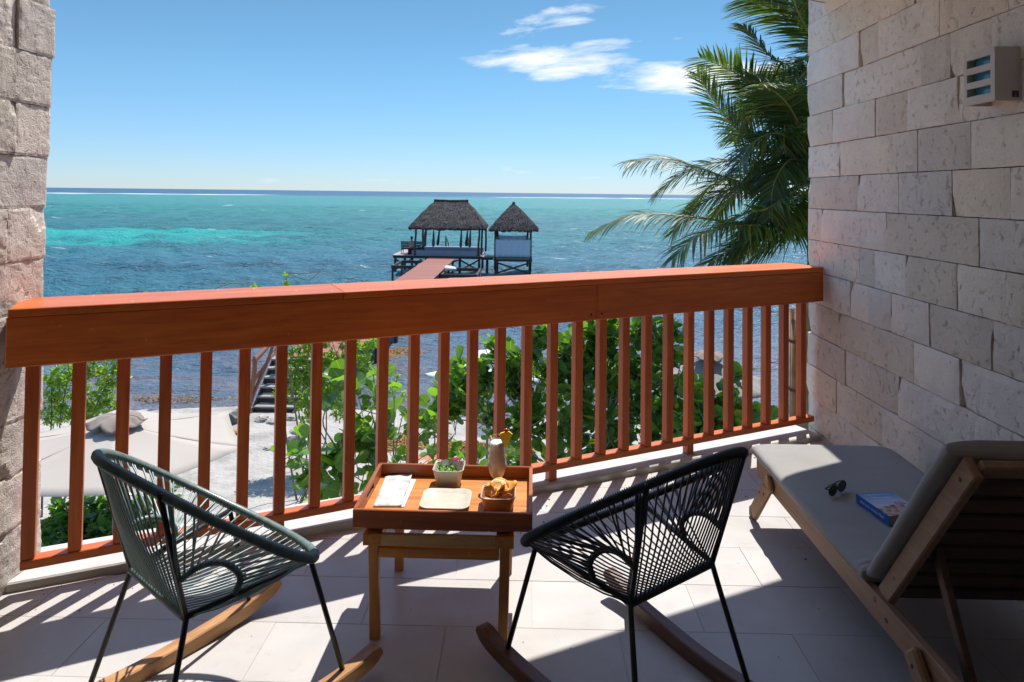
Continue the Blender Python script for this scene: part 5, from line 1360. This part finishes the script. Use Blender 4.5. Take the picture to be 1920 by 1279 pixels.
# thatched roofs
def thatch(root, x0, x1, y0, y1, z0, z1, rx0, rx1, seed):
    """hipped roof with shaggy eaves, root-local"""
    rnd = random.Random(seed); ym = (y0 + y1) / 2; mb = MB()
    cor = [Vector((x0, y0, z0)), Vector((x1, y0, z0)), Vector((x1, y1, z0)), Vector((x0, y1, z0))]; r0, r1 = Vector((rx0, ym, z1)), Vector((rx1, ym, z1))
    for (a, b, c, d) in ((cor[0], cor[1], r1, r0), (cor[1], cor[2], r1, r1), (cor[2], cor[3], r0, r1), (cor[3], cor[0], r0, r0)):
        def f(u, v):
            p = a.lerp(b, u).lerp(d.lerp(c, u), v); nr = noise.noise(Vector((p.x * 1.7, p.y * 1.7, p.z * 2.5)) + Vector((seed, 0, 0)))
            q = p + Vector((0, 0, .07 * nr + .05 * noise.noise(p * 5) + .10 * sin(pi * v)))
            if v == 0: q.z += rnd.uniform(-.07, .03)
            return q
        mb.grid(26, 14, f)
        mb.grid(26, 1, lambda u, v: a.lerp(b, u) + (Vector((0, 0, -.0 - .16 * v + (rnd.uniform(-.06, .05) if v else 0))) + ((Vector(((x0 + x1) / 2, ym, z0)) - a.lerp(b, u)) * .03 * v)))
    o = mb.build('thatch_roof', THATCH, root, False)
    m2 = MB()   # loose straw ends
    for i in range(900):
        s = rnd.random() * 4; k = int(s); a, b = cor[k], cor[(k + 1) % 4]; u = s - k; v = rnd.choice((0, 0, 0, .1, .3, .5, .7)) + rnd.uniform(0, .15)
        tops = [(r0, r1), (r1, r1), (r1, r0), (r0, r0)][k]; p = a.lerp(b, u).lerp(tops[0].lerp(tops[1], u), v); dn = (a.lerp(b, u) - tops[0].lerp(tops[1], u)).normalized(); nrm = (b - a).normalized().cross(-dn)
        dn = (dn + nrm * rnd.uniform(-.15, .25) * (1 if nrm.z > 0 else -1) + Vector((rnd.uniform(-.2, .2), rnd.uniform(-.2, .2), -.15))).normalized(); ln = rnd.uniform(.15, .34); wv = (b - a).normalized() * rnd.uniform(.02, .05)
        p = p + Vector((0, 0, .05)); m2.add([p - wv, p + wv, p + dn * ln + wv * .3, p + dn * ln - wv * .3], [(0, 1, 2, 3)])
    o2 = m2.build('loose_straw', THATCH, o, False); o2['kind'] = 'stuff'
    MB().tube([r0 + Vector((-.08, 0, .04)), r0.lerp(r1, .5) + Vector((0, 0, .0)), r1 + Vector((.08, 0, .04))], .09, 8).build('ridge_roll', THATCH, root, True)


DARKLOG = wood('dark_log_post', (0.12, 0.055, 0.035), (0.05, 0.022, 0.016), 2, 0.7, 0.4)
h1_ = empty('thatched_hut', (-6.0, YH, -3.38), label='larger open thatched hut with ridge roof and hanging hammocks', cat='hut')
thatch(h1_, -3.0, 2.95, -.2, 4.8, 2.12, 4.18, -1.25, 1.35, 3)
for (x, y) in ((-2.45, -.0), (2.45, -.0), (2.75, 4.3), (-2.3, 4.3), (-2.02, .9), (2.62, 1.0)):
    m_ = MB(); branchy(m_, (x, y, 0), (x + random.Random(int(x * 10)).uniform(-.08, .08), y, 2.3), .085, .07, random.Random(int(x * 100)), .015, sides=9); m_.build('post', DARKLOG, h1_, True)
for y in (.1, 4.35): MB().tube([(-2.7, y, 2.16), (2.8, y, 2.16)], .07, 8).build('eave_beam', DARKLOG, h1_, True)
h2_ = empty('thatched_hut', (-.9, YH - .4, -3.50), label='smaller thatched hut with pyramid roof and pale curtains', cat='hut')
thatch(h2_, -1.85, 1.95, -.45, 3.45, 2.22, 4.2, -.03, .03, 8)
for (x, y) in ((-1.35, .05), (1.35, .05), (-1.3, 2.9), (1.12, 2.9)):
    MB().tube([(x, y, -.9), (x, y, 2.35)], .085, 9).build('post', DARKLOG, h2_, True)
CURT, nt, b = base_mat('pale_curtain', (0.74, 0.78, 0.84), 0.9, 0.1)
tr_ = N(nt, 'ShaderNodeBsdfTranslucent'); tr_.inputs[0].default_value = (.8, .84, .9, 1); mx = N(nt, 'ShaderNodeMixShader', n0=.4); L(nt, b.outputs[0], mx.inputs[1]); L(nt, tr_.outputs[0], mx.inputs[2]); L(nt, mx.outputs[0], nt.nodes['Material Output'].inputs[0])


def curtain(x0, y0, x1, y1, z0, z1):
    mb = MB(); mb.grid(40, 6, lambda u, v: Vector((x0 + (x1 - x0) * u, y0 + (y1 - y0) * u, z0 + (z1 - z0) * v)) + Vector(((y1 - y0), -(x1 - x0), 0)).normalized() * .035 * sin(u * 38) * (1 - .5 * v) + Vector((0, 0, -.05 * sin(pi * u) * v)))
    return mb


for q in ((-1.33, -.04, 1.33, -.04, .12, 1.45), (-1.3, 2.95, 1.1, 2.95, .1, 1.6), (-1.36, .1, -1.3, 2.9, .12, 1.5), (1.36, .1, 1.14, 2.9, .12, 1.5)):
    o = curtain(*q).build('curtain', CURT, h2_, True); so = o.modifiers.new('thick', 'SOLIDIFY'); so.thickness = .01
# hanging hammocks
HAM = noisy('grey_hammock_cloth', (0.17, 0.16, 0.15), (0.08, 0.08, 0.08), 6, .9, .2)
hp_ = [(-1.75, .8), (-1.15, 1.0), (-.85, 2.4), (1.05, .8), (1.45, 2.2), (1.75, .9)]
def hammock(lean):
    mb = MB(); P = [Vector((lean * (1.5 - z) * .35, 0, z)) for z in (1.62, 1.3, .9, .5, .2, .02, -.05)]
    mb.tube(P, [.03, .045, .07, .10, .125, .09, .01], 8, flat=.7); return mb
for i, (x, y) in enumerate(hp_):
    o = hammock((-.35, -.05, -.3, -.1, -.3, -.12)[i]).build('hanging_hammock', HAM, None, True, (-6.0 + x, YH + y, -3.38 + .62))
    tag(o, ('dark hammock swinging from the left end of the larger hut', 'dark hammock second from left in the larger hut', 'dark hammock third from left in the larger hut',
            'dark hammock just right of the middle in the larger hut', 'dark hammock second from right in the larger hut', 'dark hammock nearest the right posts of the larger hut')[i], 'hammock', 'hammocks hanging in the larger hut')
for i, (x, lab) in enumerate(((-.62, 'left dark swimming-ladder handle behind the blue-grey platform'), (1.2, 'right dark swimming-ladder handle behind the blue-grey platform'))):
    r_ = empty('ladder_handle', (-6.0 + x, YH + 4.8, -3.38), label=lab, cat='ladder', group='swimming ladders at the seaward edge')
    MB().tube([(0, 0, -.5), (0, 0, 1.25)], .06, 8).build('post', DARKLOG, r_, True); MB().tube([(.02, .0, 1.1), (.18, .1, .6), (.3, .2, -.1)], .04, 8).build('rail', DARKLOG, r_, True)

# two reclining deck chairs and a seated person at the left end of the deck
REDT = wood('dark_red_teak', (0.085, 0.026, 0.018), (0.04, 0.012, 0.009), 0, 0.95, spec=0.1)
for i, (x, lab) in enumerate(((-9.35, 'dark red wooden deck chair at the far left end of the hut deck'), (-8.3, 'dark red wooden deck chair beside the hut post'))):
    r_ = empty('deck_chair', (x, YH + 1.2, -3.38), (0, 0, 0), lab, 'deck chair', 'wooden deck chairs on the hut deck')
    for k in range(5): MB().bar((-.33, .0 - k * .05, .42 + k * .13), (.33, .0 - k * .05, .42 + k * .13), .02, .10).build('back_slat', REDT, r_)
    for k in range(5): MB().bar((-.33, .12 + k * .16, .36), (.33, .12 + k * .16, .36), .13, .02).build('seat_slat', REDT, r_)
    for sx in (-1, 1):
        MB().bar((sx * .35, .05, .32), (sx * .35, -.22, 1.02), .04, .05, up=(0, 1, 0)).build('back_rail', REDT, r_); MB().bar((sx * .35, -.05, .33), (sx * .35, 1.0, .33), .04, .06).build('side_rail', REDT, r_)
        for yy_ in (-.04, .85): MB().bar((sx * .35, yy_, .34), (sx * .35, yy_ - .1, .0), .04, .05, up=(0, 1, 0)).build('leg', REDT, r_)
pr = empty('person', (-8.84, YH + .75, -3.38), (0, 0, 0), 'seated person with dark hair in a patterned top on the hut deck', 'person')


def skin_figure(name, joints, edges, m, parent, lvl=2):
    me = bpy.data.meshes.new(name); me.from_pydata([j[0] for j in joints], edges, []); o = bpy.data.objects.new(name, me); COL.objects.link(o); o.parent = parent
    s_ = o.modifiers.new('skin', 'SKIN'); s_.use_smooth_shade = True; sv = me.skin_vertices[0].data
    for k, j in enumerate(joints): sv[k].radius = (j[1], j[1] * (j[2] if len(j) > 2 else 1))
    sv[0].use_root = True; o.modifiers.new('sub', 'SUBSURF').levels = lvl; o.modifiers['sub'].render_levels = lvl; me.materials.append(m); return o


J = [((0, 0, .52), .15, .8), ((0, .0, .75), .14, .75), ((0, -.04, .95), .17, .6), ((0, -.03, 1.06), .06), ((0, .0, 1.13), .05), ((0, .03, 1.22), .095), ((0, .035, 1.32), .085),
     ((-.19, -.03, 1.0), .055), ((-.24, .08, .78), .042), ((-.16, .28, .66), .032), ((-.12, .36, .66), .03),
     ((.19, -.03, 1.0), .055), ((.26, .06, .78), .042), ((.18, .26, .64), .032), ((.14, .35, .63), .03),
     ((-.10, .06, .5), .10), ((-.12, .46, .48), .065), ((-.12, .50, .10), .042), ((-.12, .62, .05), .035),
     ((.10, .06, .5), .10), ((.13, .46, .48), .065), ((.13, .44, .10), .042), ((.13, .56, .05), .035)]
Ed = [(0, 1), (1, 2), (2, 3), (3, 4), (4, 5), (5, 6), (2, 7), (7, 8), (8, 9), (9, 10), (2, 11), (11, 12), (12, 13), (13, 14), (0, 15), (15, 16), (16, 17), (17, 18), (0, 19), (19, 20), (20, 21), (21, 22)]
skin_figure('body', J, Ed, SKIN, pr)
CLOTH = noisy('patterned_cloth', (0.62, 0.42, 0.40), (0.22, 0.08, 0.09), 22, .9, 0, lo=.45, hi=.52)
skin_figure('patterned_top', [((0, 0, .50), .185, .8), ((0, .0, .75), .165, .78), ((0, -.04, .95), .195, .62), ((0, -.035, 1.03), .10, .7), ((-.20, -.03, .99), .075), ((.20, -.03, .99), .075)], [(0, 1), (1, 2), (2, 3), (2, 4), (2, 5)], CLOTH, pr)
HAIR = noisy('dark_hair', (0.02, 0.015, 0.012), (0.01, 0.008, 0.006), 20, .6, .3)
skin_figure('hair', [((0, -.035, 1.28), .10), ((0, -.02, 1.35), .095), ((0, .01, 1.385), .06), ((0, -.08, 1.18), .07)], [(0, 1), (1, 2), (0, 3)], HAIR, pr)
FACE = plain('face_dark', (0.05, 0.02, 0.015), .5)
for sx in (-1, 1):
    MB().lathe([(0, -.01), (.01, 0), (0, .01)], 8, (sx * .032, .122, 1.285)).build('eye', FACE, pr, True); MB().lathe([(0, -.02), (.012, 0), (0, .02)], 8, (sx * .094, .03, 1.27)).build('ear', SKIN, pr, True)
MB().tube([(0, .12, 1.285), (0, .14, 1.255)], [.008, .013], 6).build('nose', SKIN, pr, True); MB().tube([(-.022, .122, 1.225), (0, .128, 1.222), (.022, .122, 1.225)], .005, 5).build('mouth', FACE, pr, True)
MB().bbox((-.24, -.25, 0), (.24, .25, .43), .03).build('deck_stool', REDT, None, loc=(-8.84, YH + .72, -3.38)); tag(bpy.data.objects['deck_stool'], 'small dark wooden stool under the seated person', 'stool')

# ------------------------------------------------------------------ seaweed, rocks, odds and ends on the sand
def weed(label, x0, x1, y0, y1, n, seed, h=.10, z=None):
    rnd = random.Random(seed); mb = MB(); cx, cy = (x0 + x1) / 2, (y0 + y1) / 2
    for i in range(n):
        while True:
            u, v = rnd.uniform(-1, 1), rnd.uniform(-1, 1)
            if u * u + v * v < 1 + .5 * noise.noise(Vector((u * 3 + seed, v * 3, 0))): break
        x, y = cx + u * (x1 - x0) / 2, cy + v * (y1 - y0) / 2; zz_ = (ground_z(x, y) if z is None else z) + rnd.uniform(0, h) * (1 - (u * u + v * v) * .6)
        r = rnd.uniform(.02, .055); M = Matrix.Translation((x, y, zz_)) @ Matrix.Rotation(rnd.uniform(0, 6.3), 4, 'Z') @ Matrix.Rotation(rnd.uniform(-1, 1), 4, 'X')
        vs = [M @ Vector((r * rnd.uniform(.6, 1.3) * cos(a), r * .6 * rnd.uniform(.5, 1.3) * sin(a), r * .5 * rnd.uniform(-.4, .6))) for a in [k * 2 * pi / 5 for k in range(5)]] + [M @ Vector((0, 0, r * .6))]
        mb.add(vs, [(5, k, (k + 1) % 5) for k in range(5)])
    return tag(mb.build('seaweed', WEED), label, None, None, 'stuff')


def gp(px, py):
    z = -4.4
    for _ in range(12): p = on_z(px, py, z); z = ground_z(p.x, p.y)
    return p


for (lab, px, py, wx, wy, n, sd_) in (('golden seaweed heap on the sand left behind the table', 705, 832, .75, .9, 1500, 1), ('golden seaweed heap on the sand behind the tray', 760, 835, .55, .5, 1100, 6), ('golden seaweed patch behind the bowls', 870, 842, .9, .6, 1500, 2), ('golden seaweed patch right of the cocktail', 960, 845, .6, .5, 700, 3),
                                      ('scattered brown seaweed at the waterline by the right parasol', 1440, 735, 2.4, .8, 900, 4), ('golden seaweed clump near the right end of the railing', 1457, 772, .35, .3, 260, 5), ('seaweed under the right shrubs', 1345, 815, .6, .5, 500, 9)):
    p = gp(px, py); weed(lab, p.x - wx, p.x + wx, p.y - wy, p.y + wy, n, sd_)
for (lab, px, py, wx, wy, n, sd_) in (('floating golden seaweed mat in the shallows beyond the seedling', 748, 668, 1.1, 1.3, 1400, 7), ('floating seaweed line in the shallows at the left', 400, 752, 2.6, .35, 420, 8)):
    p = on_z(px, py, SEA); weed(lab, p.x - wx, p.x + wx, p.y - wy, p.y + wy, n, sd_, .05, SEA + .02)


def rock(label, loc, s, seed, m, cat='rock', grp=None):
    rnd = random.Random(seed); mb = MB(); n, k_ = 12, 8
    def f(u, v):
        a = 2 * pi * u; b_ = pi * v; d = Vector((sin(b_) * cos(a), sin(b_) * sin(a), cos(b_))); q = d * (1 + .35 * noise.noise(d * 1.6 + Vector((seed * 3, 0, 0))) + .12 * noise.noise(d * 4 + Vector((seed, 5, 0))))
        return Vector((q.x * s[0], q.y * s[1], q.z * s[2]))
    mb.grid(n, k_, f); return tag(mb.build('rock', m, None, False, loc), label, cat, grp)


for i, (px, py, s, m, lab) in enumerate(((441, 790, (.22, .3, .22), DARKROCK, 'dark wet rock at the waterline beside the beige parasol'), (492, 788, (.20, .2, .10), PALEROCK, 'pale coral rock at the foot of the log handrail'),
                                         (515, 792, (.26, .2, .09), PALEROCK, 'flat pale rock in front of the steps'), (545, 786, (.2, .2, .10), PALEROCK, 'pale rock at the right foot of the steps'), (505, 842, (.16, .1, .05), PALEROCK, 'short pale driftwood lump on the open sand'),
                                         (560, 830, (.3, .2, .14), DARKROCK, 'dark stone partly under the small sea grape tree'), (560, 812, (.24, .2, .09), PALEROCK, 'rubble stone between steps and sea grape tree'), (438, 815, (.14, .14, .10), WEED, 'orange-brown weed-covered stone beside the parasol edge'))):
    p = gp(px, py); rock(lab, (p.x, p.y, p.z + s[2] * .3), s, i + 1, m)
p = gp(805, 862); m_ = MB(); m_.grid(10, 6, lambda u, v: Vector(((u - .5) * .7, (v - .5) * .45, .03 + .04 * noise.noise(Vector((u * 4, v * 4, 0)))))); o = m_.build('beach_towel', noisy('coral_towel', (0.62, 0.20, 0.13), (0.5, 0.14, 0.1), 5, .95, .2), None, True, p); so = o.modifiers.new('t', 'SOLIDIFY'); so.thickness = .01
tag(o, 'small coral-red towel lying on the sand behind the tray', 'towel')
# bamboo screen post seen between the last balusters
bs = empty('bamboo_post', (5.15, 13.2, -4.5), label='tan bamboo-clad post standing between the last two balusters', cat='post')
for k in range(7):
    a = k * 2 * pi / 7; MB().tube([(.10 * cos(a), .10 * sin(a), -.1), (.10 * cos(a), .10 * sin(a), 3.9 - .2 * (k % 3))], .05, 7).build('bamboo_cane', noisy('bamboo', (0.42, 0.24, 0.12), (0.28, 0.14, 0.07), 4, .6, .2) if k == 0 else bpy.data.materials['bamboo'], bs, True)
for z in (.9, 2.4, 3.3): MB().lathe([(.158, -.03), (.163, 0), (.158, .03)], 18, (0, 0, z)).build('binding', DARKLOG, bs, True)

# wind-blown sand grains and leaf bits on the balcony floor
rnd = random.Random(77); mb = MB()
for i in range(420):
    x = rnd.uniform(WL + .05, WR - .05); y = kerb_line(x) - .01 - abs(rnd.gauss(0, .16)) if rnd.random() < .75 else rnd.uniform(1.7, 3.2)
    if y > kerb_line(x) - .006 or y < 1.4: continue
    r_ = rnd.uniform(.0012, .0042) if rnd.random() < .9 else rnd.uniform(.005, .010); a0 = rnd.uniform(0, 6.3)
    pts_ = [(x + r_ * cos(a0 + k * 1.26) * rnd.uniform(.5, 1.2), y + r_ * .7 * sin(a0 + k * 1.26) * rnd.uniform(.5, 1.2), .0012) for k in range(5)]
    mb.add(pts_ + [(x, y, .0012 + r_ * .5)], [(k, (k + 1) % 5, 5) for k in range(5)])
tag(mb.build('floor_debris', noisy('dry_debris', (0.30, 0.22, 0.14), (0.12, 0.08, 0.05), 40, .9, 0)), 'tiny leaf bits and grit blown onto the balcony tiles', None, None, 'stuff')
